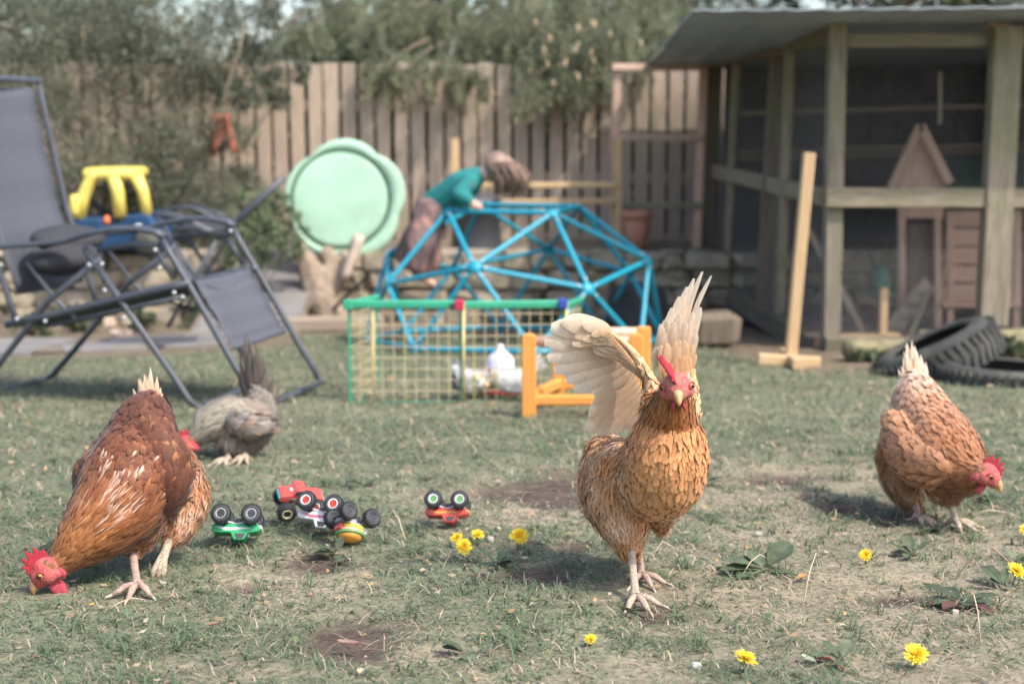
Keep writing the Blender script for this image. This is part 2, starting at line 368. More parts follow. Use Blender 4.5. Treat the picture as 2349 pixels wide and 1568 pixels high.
def rough_block(name, c, size, mat, parent, seed, jit=0.12):
    rnd = random.Random(seed); bm = bmesh.new(); bmesh.ops.create_cube(bm, size=1)
    bmesh.ops.bevel(bm, geom=list(bm.edges), offset=0.16, segments=1, affect='EDGES')
    mb = MB(); bm.verts.index_update()
    vs = [Vector(c) + Vector(((v.co.x + rnd.uniform(-jit, jit) * 0.5) * size[0], (v.co.y + rnd.uniform(-jit, jit) * 0.5) * size[1], (v.co.z + rnd.uniform(-jit, jit) * 0.5) * size[2])) for v in bm.verts]
    mb.add(vs, [[v.index for v in f.verts] for f in bm.faces]); bm.free()
    return mb.build(name, mat, parent)
# dark hedge close behind the boards
wall = thing('retaining_wall', (-1.0, WY, -0.48), 'low mossy stone retaining wall below the board fence', 'wall')
MB().box((-3.2, WY + 0.03, -0.26), (2.5, 0.12, 0.46)).build('earth_core', M_soil, wall); MB().box((1.95, WY + 0.03, -0.26), (6.4, 0.12, 0.46)).build('earth_core', M_soil, wall)
k = 0
for course in range(4):
    z0 = -0.50 + course * 0.125; x = -4.4 + (course % 2) * 0.12
    while x < 5.2:
        L = random.uniform(0.16, 0.36)
        if not (-1.98 < x + L / 2 < -1.24):
            rough_block('stone', (x + L / 2, WY + random.uniform(-0.015, 0.015), z0 + 0.0625), (L - 0.004, 0.2, random.uniform(.108, .135)), M_stone, wall, 100 + k, 0.30); k += 1
        x += L
# ---- paved path on the left, with a ramp of slabs through the wall
path = tag(link('path', np_mesh('path', [(-5, 6.95, gh(-3, 6.95) + 0.004), (-2.35, 7.15, gh(-2.3, 7.1) + 0.004), (-1.55, 7.75, gh(-1.5, 7.75) + 0.004), (-1.75, 8.25, gh(-1.7, 8.3) + 0.004), (-2.6, 7.95, gh(-2.6, 7.95) + 0.004), (-5, 7.85, gh(-4, 7.85) + 0.004)], None, [(0, 1, 5), (1, 4, 5), (1, 2, 4), (2, 3, 4)]), M_soil), kind='structure')
def slab(c, sx, sy, rz, rx, parent):
    m = Matrix.Rotation(rz, 3, 'Z') @ Matrix.Rotation(rx, 3, 'X'); return MB().box(c, (sx, sy, 0.05), m, 0.006).build('paving_slab', M_slab, parent)
for i in range(5):
    for j in range(2):
        x = -4.6 + i * 0.48; y = 7.2 + j * 0.44 + i * 0.02; slab((x, y, g0(y) - 0.006), 0.46, 0.42, 0.04 + random.uniform(-0.02, 0.02), -0.07, path)
for x, y, rz in ((-2.18, 7.48, 0.35), (-2.05, 7.92, 0.4), (-1.78, 7.78, 0.55), (-1.72, 8.2, 0.7)): slab((x, y, g0(y) - 0.006), 0.42, 0.4, rz, -0.07, path)
for i in range(5):
    y = 8.55 + i * 0.40; z = -0.41 + i * 0.098; slab((-1.62 + 0.01 * i, y, z), 0.60, 0.40, random.uniform(-0.03, 0.03), 0.24, path)
mb = MB(); mb.add([(-1.95, 8.3, -0.44), (-1.28, 8.3, -0.44), (-1.28, 10.3, -0.04), (-1.95, 10.3, -0.04)], [(0, 1, 2, 3)]); mb.build('path_bed', M_soil, path)

# ---- board fence
FY = 10.5
ftop = D(800, 146, FY).z
fence = thing('board_fence', (-1.0, FY, 0.0), 'tall fence of pale upright boards with narrow gaps behind the dome', 'fence')
bme = beam_mesh(0.103, 0.018, 1.0, 0.003); bme.materials.append(M_fence)
x = -4.7; i = 0
while x < 3.6:
    h = ftop + 0.04 + random.uniform(-0.012, 0.012)
    M = Matrix.Translation((x, FY + random.uniform(-0.004, 0.004), -0.04)) @ Matrix.Rotation(random.uniform(-0.006, 0.006), 4, 'Y') @ Matrix.Diagonal((random.uniform(0.94, 1.05), 1, h, 1))
    link('board', bme, None, fence, matrix=M); x += 0.1255; i += 1
for v in (243, 408, 545):
    z = D(800, v, FY).z; beam('rail', (-4.75, FY + 0.04, z), (3.65, FY + 0.04, z), 0.08, 0.04, M_fence, fence, (0, 1, 0))
for x in (-4.2, -2.3, -0.4, 1.5, 3.4): beam('post', (x, FY + 0.10, -0.05), (x, FY + 0.10, ftop - 0.02), 0.075, 0.075, M_postdark, fence)

# ------------------------------------------------------------------ foliage
def leaf_mesh(name, P, T, size, asp, col, tilt=None):
    """pointed leaves: P roots, T unit direction of each leaf"""
    n = len(P); r = RNG.normal(size=(n, 3)); S = np.cross(T, r); S /= np.linalg.norm(S, axis=1)[:, None] + 1e-9; N = np.cross(S, T)
    L = size[:, None]; W = L * asp
    vs = np.stack([P, P + T * L * 0.45 + S * W * 0.5 + N * L * 0.06, P + T * L - N * L * 0.08, P + T * L * 0.45 - S * W * 0.5 + N * L * 0.06], 1)
    return np_mesh(name, vs.reshape(-1, 3), np.arange(4 * n).reshape(-1, 4), None, np.repeat(col, 4, 0))
def unit(a): return a / (np.linalg.norm(a, axis=1)[:, None] + 1e-9)
def cloud(clumps, per, pal, size=(0.03, 0.06), asp=0.55, droop=0.3, shell=0.45):
    """leaf roots spread through ellipsoid clumps, denser toward their skins and broken into twig-sized tufts"""
    Ps, Ts, Cs, Ss = [], [], [], []
    for (c, rad, dens) in clumps:
        rad = np.array(rad if hasattr(rad, '__len__') else (rad,) * 3); nt = max(3, int(per * dens / 14))
        d = unit(RNG.normal(size=(nt, 3))); q = shell + (1 - shell) * RNG.random((nt, 1)) ** 0.6
        tc = np.array(c) + d * q * rad * (0.8 + 0.4 * RNG.random((nt, 1)))
        out = unit(d + RNG.normal(size=(nt, 3)) * 0.35); tint = RNG.uniform(0.65, 1.3, (nt, 1))
        for t in range(nt):
            m = 14; P = tc[t] + RNG.normal(size=(m, 3)) * rad.mean() * 0.12; T = unit(out[t] + RNG.normal(size=(m, 3)) * 0.8 + np.array([0, 0, -droop]))
            Ps.append(P); Ts.append(T); base = pal[RNG.integers(0, len(pal), m)]; Cs.append(base * tint[t] * RNG.uniform(0.85, 1.15, (m, 1))); Ss.append(RNG.uniform(size[0], size[1], m))
    return np.concatenate(Ps), np.concatenate(Ts), np.concatenate(Ss), np.concatenate(Cs)
def limb(mb, p0, p1, r0, r1, sag=0.05, seg=6, wob=0.03):
    p0 = Vector(p0); p1 = Vector(p1); pts = []
    for i in range(seg + 1):
        t = i / seg; p = p0.lerp(p1, t) + Vector((random.uniform(-1, 1), random.uniform(-1, 1), random.uniform(-0.5, 0.5))) * wob * math.sin(math.pi * t); p.z += sag * math.sin(math.pi * t); pts.append(p)
    mb.tube(pts, [r0 + (r1 - r0) * i / seg for i in range(seg + 1)], 7); return pts
PAL_SHRUB = np.array([[0.15, 0.17, 0.118], [0.125, 0.145, 0.095], [0.19, 0.205, 0.145], [0.225, 0.225, 0.165]])
PAL_CON = np.array([[0.080, 0.100, 0.055], [0.105, 0.125, 0.07], [0.145, 0.16, 0.095], [0.06, 0.08, 0.045]])
PAL_BUSH = np.array([[0.15, 0.19, 0.10], [0.115, 0.155, 0.08], [0.19, 0.22, 0.13]])

# big loose shrub on the left, in front of the fence
def big_shrub():
    base = V(D(330, 560, 9.9).x, 9.85, -0.02); t = thing('garden_shrub', base, 'tall loose grey-green shrub before the fence behind the recliner', 'shrub')
    clumps = []; mb = MB()
    spec = [(60, 80, 9.6, .42), (200, 60, 9.9, .42), (330, 40, 9.7, .40), (440, 90, 9.8, .34), (40, 230, 9.5, .36), (160, 240, 9.7, .36), (300, 170, 9.8, .34), (420, 210, 9.8, .30),
            (500, 170, 9.9, .24), (220, 380, 9.6, .28), (330, 330, 9.7, .27), (130, 450, 9.5, .26), (420, 350, 9.7, .26), (470, 440, 9.7, .25), (380, 460, 9.6, .24), (520, 300, 9.8, .2), (560, 420, 9.9, .15),
            (470, 520, 9.6, .22), (300, 500, 9.6, .22), (560, 215, 9.9, .16), (620, 180, 10.0, .11), (585, 130, 10.0, .16), (590, 520, 9.8, .16), (-40, 150, 9.4, .4), (-40, 420, 9.5, .35), (520, 30, 9.9, .24), (620, 30, 9.9, .16), (640, 225, 10.1, .09), (690, 165, 10.1, .08)]
    for k, (u, v, y, r) in enumerate(spec):
        c = D(u, v, y); clumps.append((tuple(c), (r, r * 0.8, r * 0.9), 1.5 * r / 0.3))
        b0 = base + V(random.uniform(-0.35, 0.35), random.uniform(-0.05, 0.15), 0); limb(mb, b0, c, random.uniform(0.010, 0.02), 0.004, random.uniform(-0.05, 0.12), 7, 0.07)
        for _ in range(3): limb(mb, c, c + V(random.uniform(-1, 1), random.uniform(-1, 0.5), random.uniform(-0.6, 1)) * r, 0.005, 0.002, 0, 4, 0.02)
    for u0, u1 in ((250, 270), (300, 330), (330, 300), (210, 190), (420, 560)):   # bare pale stems
        limb(mb, D(u0, 560, 9.75), D(u1, 60, 9.8), 0.016, 0.007, 0.0, 8, 0.06)
    mb.build('branch', plain('shrub_stem', (0.30, 0.235, 0.17), 0.85, 0.3, 12), t, True)
    P, T, S, C = cloud(clumps, 1700, PAL_SHRUB, (0.018, 0.038), 0.4, 0.2, 0.1)
    tag(link('foliage', leaf_mesh('foliage', P, T, S, 0.4, C), M_leaf, t), kind='stuff')
big_shrub()
def small_bush(name, base, label, spec, per, pal, size=(0.02, 0.045), cat='bush', asp=0.5):
    t = thing(name, base, label, cat); mb = MB(); clumps = []
    for c, r in spec:
        clumps.append((tuple(c), (r, r, r), r / 0.1)); limb(mb, base + V(random.uniform(-.05, .05), 0, -0.02), Vector(c), 0.006, 0.002, 0.02, 5, 0.02)
    mb.build('stem', M_bark, t, True); P, T, S, C = cloud(clumps, per, pal, size, asp, 0.1, 0.2)
    tag(link('foliage', leaf_mesh('foliage', P, T, S, asp, C), M_leaf, t), kind='stuff'); return t
small_bush('evergreen_bush', V(D(600, 580, 9.15).x, 9.15, -0.25), 'feathery green bush between recliner and sandpit lid',
           [(D(u, v, y), r) for u, v, y, r in ((560, 520, 9.1, .13), (610, 480, 9.2, .13), (650, 520, 9.1, .12), (600, 560, 9.0, .13), (540, 575, 9.0, .11), (660, 570, 9.0, .11), (640, 470, 9.2, .09), (570, 465, 9.2, .09))], 330, PAL_BUSH)

# great conifer behind the fence with drooping sprays
def conifer():
    base = V(0.1, 12.6, 0.0); t = thing('conifer_tree', base, 'large conifer with shade-darkened inner foliage and drooping sprays hanging over the fence', 'tree')
    mb = MB(); mb.tube([base, base + V(0.02, 0, 2), base + V(0, 0.05, 4.5)], [0.2, 0.17, 0.09], 10); mb.build('trunk', M_bark, t, True)
    PP, TT, SS, CC = [], [], [], []; bb = MB()
    sprays = []
    hand = [(880, 60, 11.2, .50), (800, 75, 11.3, .42), (960, 85, 11.2, .42), (700, 60, 11.5, .45), (640, 100, 11.6, .3), (1100, 60, 10.8, .5), (1180, 40, 10.6, .55), (1260, 60, 10.4, .6), (1340, 90, 10.3, .55), (1420, 60, 10.4, .55),
            (1240, 120, 10.4, .45), (1310, 150, 10.3, .42), (1390, 150, 10.3, .42), (1290, 180, 10.25, .32), (1365, 185, 10.25, .3), (1450, 110, 10.5, .45), (1500, 60, 10.7, .45), (1130, 105, 10.7, .35),
            (930, 165, 10.3, .32), (1010, 160, 10.3, .34), (1080, 175, 10.3, .3), (880, 155, 10.4, .26), (1000, 30, 11.4, .5), (900, 10, 11.6, .5), (760, 15, 11.8, .5), (1140, -20, 11, .6), (1300, -20, 10.8, .6), (1450, -20, 11, .6), (1560, 20, 11.2, .5), (1230, 200, 10.2, .25)]
    for u, v, y, L in hand:
        e = D(u, v, y); s = V(e.x * 0.75 + 0.05, e.y + 0.9, e.z + 0.25); sprays.append((s, e, L, 22))
        for _ in range(8):                                 # drooping fingers
            fu = u + random.uniform(-50, 50); fv = v + random.uniform(-45, 12); p = D(fu, fv, y + random.uniform(-.12, .12)); ln = random.uniform(.16, .32); ax = V(random.uniform(-.35, .35), random.uniform(-.4, .1), -1).normalized(); m = 130; k = RNG.random((m, 1)); rad = .050 * (1 - .75 * k); hz = RNG.uniform(.85, 1.25)
            PP.append(np.array(p) + np.array(ax) * k * ln + RNG.normal(size=(m, 3)) * rad * .6); TT.append(unit(np.array(ax) * .75 + RNG.normal(size=(m, 3)) * .5)); SS.append(RNG.uniform(.025, .045, m)); CC.append((np.array([[.15, .165, .10]]) * (1 - k) + np.array([[.27, .265, .165]]) * k) * hz * RNG.uniform(.8, 1.2, (m, 1)))
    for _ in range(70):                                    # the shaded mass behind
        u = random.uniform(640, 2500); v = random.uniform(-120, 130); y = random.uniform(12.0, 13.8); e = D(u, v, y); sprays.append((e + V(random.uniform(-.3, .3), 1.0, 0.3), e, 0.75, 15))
    for s, e, L, nb in sprays:
        bb = MB(); limb(bb, s, e, 0.014, 0.004, 0.03, 5, 0.02); bb.build('limb', M_bark, t, True); ax = (e - s).normalized(); side = ax.cross(V(0, 0, 1)).normalized()
        hue = RNG.uniform(0.8, 1.25) * (1.5 if nb > 20 else 0.5)  # sun and shade put into the colour: front sprays lightened, back mass darkened
        for b in range(nb):
            q = random.uniform(0.1, 1.05); o = s.lerp(e, q); sg = random.choice((-1, 1)); bl = L * (0.45 + 0.55 * math.sin(math.pi * min(q, 1) * 0.8)) * random.uniform(0.6, 1)
            dr = (side * sg * random.uniform(0.25, 1) + ax * random.uniform(0.1, 0.7) + V(0, 0, random.uniform(-0.9, -0.15))).normalized()
            m = 62; k = RNG.random((m, 1)); P = np.array(o) + np.array(dr) * k * bl * 0.8 + np.array([0, 0, -0.28]) * (k ** 2) * bl + RNG.normal(size=(m, 3)) * 0.016
            T = unit(np.array(dr) * 0.8 + np.array([0, 0, -0.55]) + RNG.normal(size=(m, 3)) * 0.42)
            base_c = PAL_CON[RNG.integers(0, 4, m)]; tip = np.array([[0.25, 0.255, 0.16]]); C = base_c * (1 - 0.55 * k) + tip * 0.55 * k
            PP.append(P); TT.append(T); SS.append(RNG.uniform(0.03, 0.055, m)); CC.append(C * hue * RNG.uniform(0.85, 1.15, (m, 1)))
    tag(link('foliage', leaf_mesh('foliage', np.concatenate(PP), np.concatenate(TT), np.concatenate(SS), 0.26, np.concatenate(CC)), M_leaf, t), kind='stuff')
    # tan cones at the tips of the right-hand sprays
    pm = MB()
    pm.lathe([(0.002, 0), (0.011, -0.012), (0.013, -0.03), (0.008, -0.05), (0.001, -0.06)], (0, 0, 0), n=7); me = pm.mesh('cone', True); me.materials.append(plain('cone_tan', (0.36, 0.27, 0.16), 0.8, 0.3, 60))
    for _ in range(26):
        u = random.gauss(1340, 85); v = random.uniform(40, 225); p = D(u, v, random.uniform(10.0, 10.3)); link('cone', me, None, t, matrix=Matrix.Translation(p) @ Matrix.Rotation(random.uniform(-.3, .3), 4, 'X'))
conifer()
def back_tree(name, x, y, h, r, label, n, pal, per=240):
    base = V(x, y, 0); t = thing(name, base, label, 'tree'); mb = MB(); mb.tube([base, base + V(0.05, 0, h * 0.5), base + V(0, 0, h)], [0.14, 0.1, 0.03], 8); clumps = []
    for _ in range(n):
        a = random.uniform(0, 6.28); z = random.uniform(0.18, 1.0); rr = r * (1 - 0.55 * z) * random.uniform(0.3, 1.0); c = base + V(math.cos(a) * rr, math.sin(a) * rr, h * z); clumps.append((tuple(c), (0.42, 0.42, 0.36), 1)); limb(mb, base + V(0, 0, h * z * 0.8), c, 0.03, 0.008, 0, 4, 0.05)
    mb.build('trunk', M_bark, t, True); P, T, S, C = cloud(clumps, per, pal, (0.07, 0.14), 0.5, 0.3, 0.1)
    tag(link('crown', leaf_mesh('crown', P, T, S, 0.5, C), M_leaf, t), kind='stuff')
back_tree('garden_tree', 3.6, 13.6, 3.4, 2.0, 'tree with shade-darkened leaves standing behind the hen run on the right', 46, PAL_CON * .6)  # palette darkened to paint shade into the crown
back_tree('garden_tree', -0.9, 14.4, 3.2, 1.5, 'shaded tree behind the fence left of the conifer', 34, PAL_CON * .6)  # shade in the leaf colour, same palette dimmed
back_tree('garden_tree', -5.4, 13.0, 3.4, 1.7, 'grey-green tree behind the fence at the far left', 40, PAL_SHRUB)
back_tree('garden_tree', 1.4, 15.0, 3.4, 1.8, 'dense tree in the shade behind the conifer', 40, PAL_CON * .55)  # leaf colour dimmed to stand for shade behind the conifer
back_tree('garden_tree', -3.6, 12.6, 2.4, 0.9, 'thin tree behind the fence above the tall shrub', 18, PAL_SHRUB)

def hedge(name, label, x0, x1, y, h, n):
    base = V((x0 + x1) / 2, y, 0); t = thing(name, base, label, 'hedge'); mb = MB(); clumps = []
    for _ in range(n):
        c = V(random.uniform(x0, x1), y + random.uniform(-0.15, 0.35), random.uniform(0.02, h)); clumps.append((tuple(c), (0.24, 0.2, 0.22), 1)); limb(mb, V(c.x + random.uniform(-.1, .1), y + .1, 0), c, 0.012, 0.004, 0, 4, 0.03)
    mb.build('stem', M_bark, t, True); P, T, S, C = cloud(clumps, 190, PAL_CON * 0.9, (0.07, 0.12), 0.6, 0.2, 0.0)
    tag(link('foliage', leaf_mesh('foliage', P, T, S, 0.6, C), M_leaf, t), kind='stuff')
hedge('hedge', 'dark hedge seen through the gaps of the board fence', -4.4, 3.6, 11.1, 1.25, 340)
# ================================================================== HEN RUN on the right
M_green_felt = plain('green_roof_felt', (0.035, 0.07, 0.05), 0.9, 0.3, 20)
M_roof = plain('grey_roof_sheet', (0.38, 0.43, 0.455), 0.5, 0.15, 5, metal=0.2, bmp=0.1)
def hexnet(name, c00, c10, c11, c01, parent, cell=0.03, r=0.0011):
    """hexagonal wire over a four-cornered opening; each wire a thin three-sided prism"""
    c00, c10, c11, c01 = [Vector(p) for p in (c00, c10, c11, c01)]; W = (c10 - c00).length; H = (c01 - c00).length
    nx = max(2, int(W / cell)); ny = max(2, int(H / (cell * 0.86))); segs = []
    def P(a, b): a /= nx; b /= ny; return (c00 * (1 - a) + c10 * a) * (1 - b) + (c01 * (1 - a) + c11 * a) * b
    for j in range(ny):
        for i in range(nx):
            x = i + (0.5 if j % 2 else 0); a = P(x, j); b = P(x, j + 0.62); segs.append((a, b))
            if x + 0.5 <= nx: segs.append((b, P(x + 0.5, j + 1)))
            if x - 0.5 >= 0: segs.append((b, P(x - 0.5, j + 1)))
    A = np.array([s[0] for s in segs]); B = np.array([s[1] for s in segs]); n = len(A); d = unit(B - A)
    nrm = np.array((c10 - c00).cross(c01 - c00).normalized()); s1 = np.cross(d, nrm) * r; vs = np.zeros((n, 6, 3))
    for k, off in enumerate((s1, -s1 * 0.5 + nrm * r, -s1 * 0.5 - nrm * r)): vs[:, k] = A + off; vs[:, 3 + k] = B + off
    b = np.arange(n)[:, None] * 6; q = np.concatenate([b + np.array(x) for x in ((0, 1, 4, 3), (1, 2, 5, 4), (2, 0, 3, 5))])
    return tag(link(name, np_mesh(name, vs.reshape(-1, 3), q), M_wire, parent), kind='stuff')
CYF = 7.45                                                  # the front face
run = thing('hen_run', G(1905, 806), 'roofed hen run of mossy posts and wire netting', 'hen run')
F = lambda u, v, y=CYF: D(u, v, y)
beam('post', F(1903, 812), F(1921, 36), 0.088, 0.09, M_post, run)
beam('post', F(2273, 745, 7.40), F(2309, 62, 7.40), 0.145, 0.10, M_post, run)
beam('post', F(2360, 745, 7.5), F(2366, 20, 7.5), 0.06, 0.07, M_postdark, run)
beam('post', F(2278, 70, 7.46), F(2312, 30, 7.46), 0.09, 0.06, M_house, run)
beam('rail', F(1943, 93), F(2560, 93), 0.070, 0.05, M_post, run)
beam('rail', F(1895, 453, 7.39), F(2560, 455, 7.39), 0.100, 0.05, M_post, run)
beam('rail', F(1900, 36, 7.38), F(2300, 28, 7.38), 0.035, 0.045, M_pine, run)
beam('rail', F(2330, 30, 7.38), F(2560, 28, 7.38), 0.04, 0.045, M_house, run)
beam('sleeper', F(1890, 800, 7.36), F(2560, 812, 7.36), 0.13, 0.10, M_postdark, run)
# left side, receding to the hinge post
SY = 10.0
A0, A1 = F(1910, 40), F(1640, 138, SY); B0, B1 = F(1885, 800), F(1625, 640, SY)
S0 = V(F(1910, 400).x, CYF, 0); S1 = V(F(1635, 400, SY).x, SY, 0); SD = (S1 - S0).normalized()
side = lambda u, v: PL(u, v, S0, SD)
beam('post', side(1612, 640), side(1640, 132), 0.11, 0.09, M_postdark, run)
beam('post', side(1664, 655), side(1692, 100), 0.05, 0.05, M_post, run)
beam('post', side(1750, 720), side(1782, 128) + V(0.02, 0.05, 0), 0.10, 0.06, M_postdark, run)
beam('post', side(1787, 735), side(1814, 82), 0.055, 0.05, M_post, run)
beam('rail', side(1640, 392), side(1890, 452), 0.095, 0.05, M_post, run, (1, 0, 0))
beam('rail', side(1640, 143), side(1905, 84), 0.09, 0.05, M_postdark, run, (1, 0, 0))
beam('sleeper', side(1600, 625), side(1880, 800), 0.13, 0.12, M_postdark, run, (1, 0, 0))
hexnet('wire_netting', F(1925, 470, 7.47), F(2290, 470, 7.47), F(2300, 70, 7.47), F(1935, 70, 7.47), run)
hexnet('wire_netting', F(1915, 800, 7.47), F(2270, 800, 7.47), F(2285, 470, 7.47), F(1925, 470, 7.47), run)
hexnet('wire_netting', F(2300, 800, 7.47), F(2560, 800, 7.47), F(2560, 70, 7.47), F(2310, 70, 7.47), run)
hexnet('wire_netting', side(1890, 790) + V(.03, 0, 0), side(1620, 630) + V(.03, 0, 0), side(1640, 150) + V(.03, 0, 0), side(1905, 90) + V(.03, 0, 0), run)
# sheet roof in overlapping steps
def sheet(u0, v0, y0, y1, xr, drop, name='roof_sheet'):
    a = D(u0, v0, y0); n = 60; m = 4; vs = []; xl = a.x; z0 = a.z
    for j in range(m + 1):
        for i in range(n + 1):
            x = xl + (xr - xl) * i / n; y = y0 + (y1 - y0) * j / m; vs.append((x, y, z0 + drop * j / m + 0.0035 * math.sin(i * math.pi / 1.5) + 0.01 * (x - xl)))
    nv = len(vs); vs += [(x, y, z + 0.006) for x, y, z in vs]; q = []
    for j in range(m):
        for i in range(n):
            k = j * (n + 1) + i; q += [(k, k + n + 1, k + n + 2, k + 1), (nv + k, nv + k + 1, nv + k + n + 2, nv + k + n + 1)]
    for i in range(n):
        q.append((i, i + 1, nv + i + 1, nv + i)); k = m * (n + 1) + i; q.append((k + 1, k, nv + k, nv + k + 1))
    for j in range(m):
        k = j * (n + 1); q.append((k + n + 1, k, nv + k, nv + k + n + 1))
    return link(name, np_mesh(name, vs, q), M_roof, run)
sheet(1590, 26, 6.95, 8.35, 4.6, -0.10)
sheet(1545, 92, 8.05, 9.3, 4.6, -0.06)
sheet(1508, 126, 9.0, 10.3, 4.6, -0.05)
# dark boards ending the run; back ones added to give deep shade
for i in range(26):
    x = S1.x + 0.15 + i * 0.125; beam('board', (x, 10.12, -0.35), (x, 10.12, D(1640, 128, 10.1).z), 0.122, 0.02, M_darkboard, run, ch=0.002)
for i in range(20):
    y = 7.5 + i * 0.135; beam('board', (4.5, y, -0.4), (4.5, y, 1.32), 0.13, 0.02, M_darkboard, run, (1, 0, 0), ch=0.002)
for v, y in ((240, 8.6), (330, 8.8), (345, 9.2)): beam('perch', D(1700, v + 20, y), D(2400, v, y), 0.03, 0.03, M_postdark, run)
beam('hanging_rod', F(2157, 165, 7.8), F(2156, 285, 7.8), 0.02, 0.02, M_grey_wood, run)
mb = MB(); mb.add([(S0.x, CYF, -0.36), (4.5, CYF, -0.36), (4.5, 10.1, -0.42), (S1.x, 10.1, -0.42)], [(0, 1, 2, 3)]); mb.build('earth_floor', plain('run_earth', (0.30, 0.235, 0.19), 0.95, 0.35, 7, bmp=0.6), run)

# the little hen house inside
hh = thing('hen_house', V(D(2180, 700, 8.2).x, 8.3, -0.36), 'small wooden hen house with gable and green felt roof inside the run', 'hen house')
hy = 8.15
for k in range(5): z0, z1 = D(2165, 690 - k * 42, hy).z, D(2165, 650 - k * 42, hy).z; beam('plank', V(D(2165, 600, hy).x, hy, (z0 + z1) / 2), V(D(2520, 600, hy).x, hy, (z0 + z1) / 2), z1 - z0 - 0.004, 0.02, M_house, hh, (0, 1, 0), 0.003)
beam('bearer', D(2160, 698, hy - .02), D(2520, 698, hy - .02), 0.035, 0.05, M_house, hh)
mb = MB(); a, b = D(2170, 425, hy - 0.06), D(2540, 425, hy - 0.06); c, d = D(2540, 365, hy + 0.4), D(2165, 365, hy + 0.4)
mb.prism([a, b, c, d], (0, 0, 0.02)); mb.build('felt_roof', M_green_felt, hh)
gp = [D(2060, 500, hy), D(2162, 500, hy), D(2165, 400, hy), D(2112, 300, hy), D(2062, 400, hy)]
mb = MB(); mb.prism(gp, (0, 0.03, 0)); mb.build('gable_wall', M_house, hh)
beam('bargeboard', D(2045, 430, hy - .05), D(2112, 288, hy - .05), 0.05, 0.03, M_house, hh); beam('bargeboard', D(2178, 420, hy - .05), D(2112, 288, hy - .05), 0.05, 0.03, M_house, hh)
for u in (2068, 2150, 2178, 2330): beam('leg', D(u, 755, hy), D(u, 500, hy), 0.04, 0.04, M_house, hh)
mb = MB(); mb.box(D(2108, 600, hy + 0.1), (0.16, 0.1, 0.46)); mb.build('dark_gap_panel', M_postdark, hh)  # dark panel added to stand for the shaded gap between the legs
rp = thing('ramp', D(2040, 765, 7.75), 'grey slatted ramp leaning on the hen house inside the run', 'ramp')
beam('plank', D(2035, 770, 7.75), D(2130, 650, 8.05), 0.10, 0.02, M_grey_wood, rp)
for k in range(4): q = 0.15 + 0.22 * k; a = D(2035, 770, 7.72).lerp(D(2130, 650, 8.02), q); beam('slat', a - V(.055, 0, 0), a + V(.055, 0, 0), 0.014, 0.014, M_grey_wood, rp)
def stake(name, label, a, b, w_, h_, mat, cat='stake'):
    o = beam(name, a, b, w_, h_, mat, None); return tag(o, label, cat)
stake('wooden_stake', 'short pale stake standing inside the run left of the ramp', D(2024, 785, 7.62), D(2028, 660, 7.62), 0.042, 0.04, M_pine)
stake('leaning_pole', 'grey pole leaning behind the front post of the run', D(1985, 770, 7.7), D(1850, 520, 7.9), 0.04, 0.03, M_grey_wood, 'pole')
stake('wooden_board', 'pale board lying on the earth inside the run', D(1920, 775, 7.66), D(2060, 768, 7.66), 0.03, 0.12, M_pine, 'board')
stake('leaning_stick', 'mossy stick leaning beside the ramp in the run', D(2085, 775, 7.6), D(2135, 660, 7.9), 0.03, 0.025, M_post, 'stick')
fd = thing('poultry_feeder', D(2020, 700, 7.9), 'small dark green feeder behind the pale stake in the run', 'feeder')
c = D(2022, 640, 7.9); mb = MB(); mb.lathe([(0.05, 0), (0.055, 0.03), (0.04, 0.12), (0.01, 0.14)], c - V(0, 0, 0.06)); mb.build('hopper', plain('feeder_green', (0.02, 0.12, 0.07), 0.4), fd, True)
mb = MB(); mb.lathe([(0.04, 0), (0.085, 0.01), (0.09, 0.03), (0.05, 0.02)], c - V(0, 0, 0.09)); mb.build('tray', MATS['feeder_green'], fd, True); beam('leg', c - V(0, 0, 0.3), c - V(0, 0, 0.08), 0.03, 0.03, M_postdark, fd)

# open netting door beside the run
gt = thing('netting_door', V(D(1520, 590, 9.85).x, 9.85, -0.02), 'open wooden framed netting door beside the hen run', 'door'); gy = 9.85
beam('stile', D(1404, 590, gy), D(1416, 152, gy), 0.055, 0.035, M_house, gt); beam('stile', D(1596, 600, gy), D(1614, 150, gy), 0.06, 0.035, M_house, gt)
for v, m_ in ((155, M_house), (316, M_house), (471, M_post), (592, M_post)): beam('rail', D(1405, v, gy - .036), D(1612, v, gy - .036), 0.045, 0.03, m_, gt)
hexnet('wire_netting', D(1408, 590, gy), D(1600, 590, gy), D(1610, 155, gy), D(1414, 155, gy), gt, 0.026, 0.0014)

# timber stand with a crossed foot
ts = thing('timber_stand', G(1812, 836), 'pale timber post on a crossed foot before the hen run', 'post'); ty = G(1812, 836).y
beam('upright', D(1812, 830, ty), D(1856, 350, ty), 0.054, 0.045, M_pine, ts)
beam('foot', D(1740, 824, ty - .05), D(1880, 832, ty - .05), 0.055, 0.045, M_pine, ts); gx = G(1812, 838).x
beam('foot', (gx, ty - 0.24, gh(gx, ty - .24) + 0.03), (gx + 0.02, ty + 0.2, gh(gx, ty + .2) + 0.04), 0.05, 0.045, M_pine, ts, (0, 0, 1))
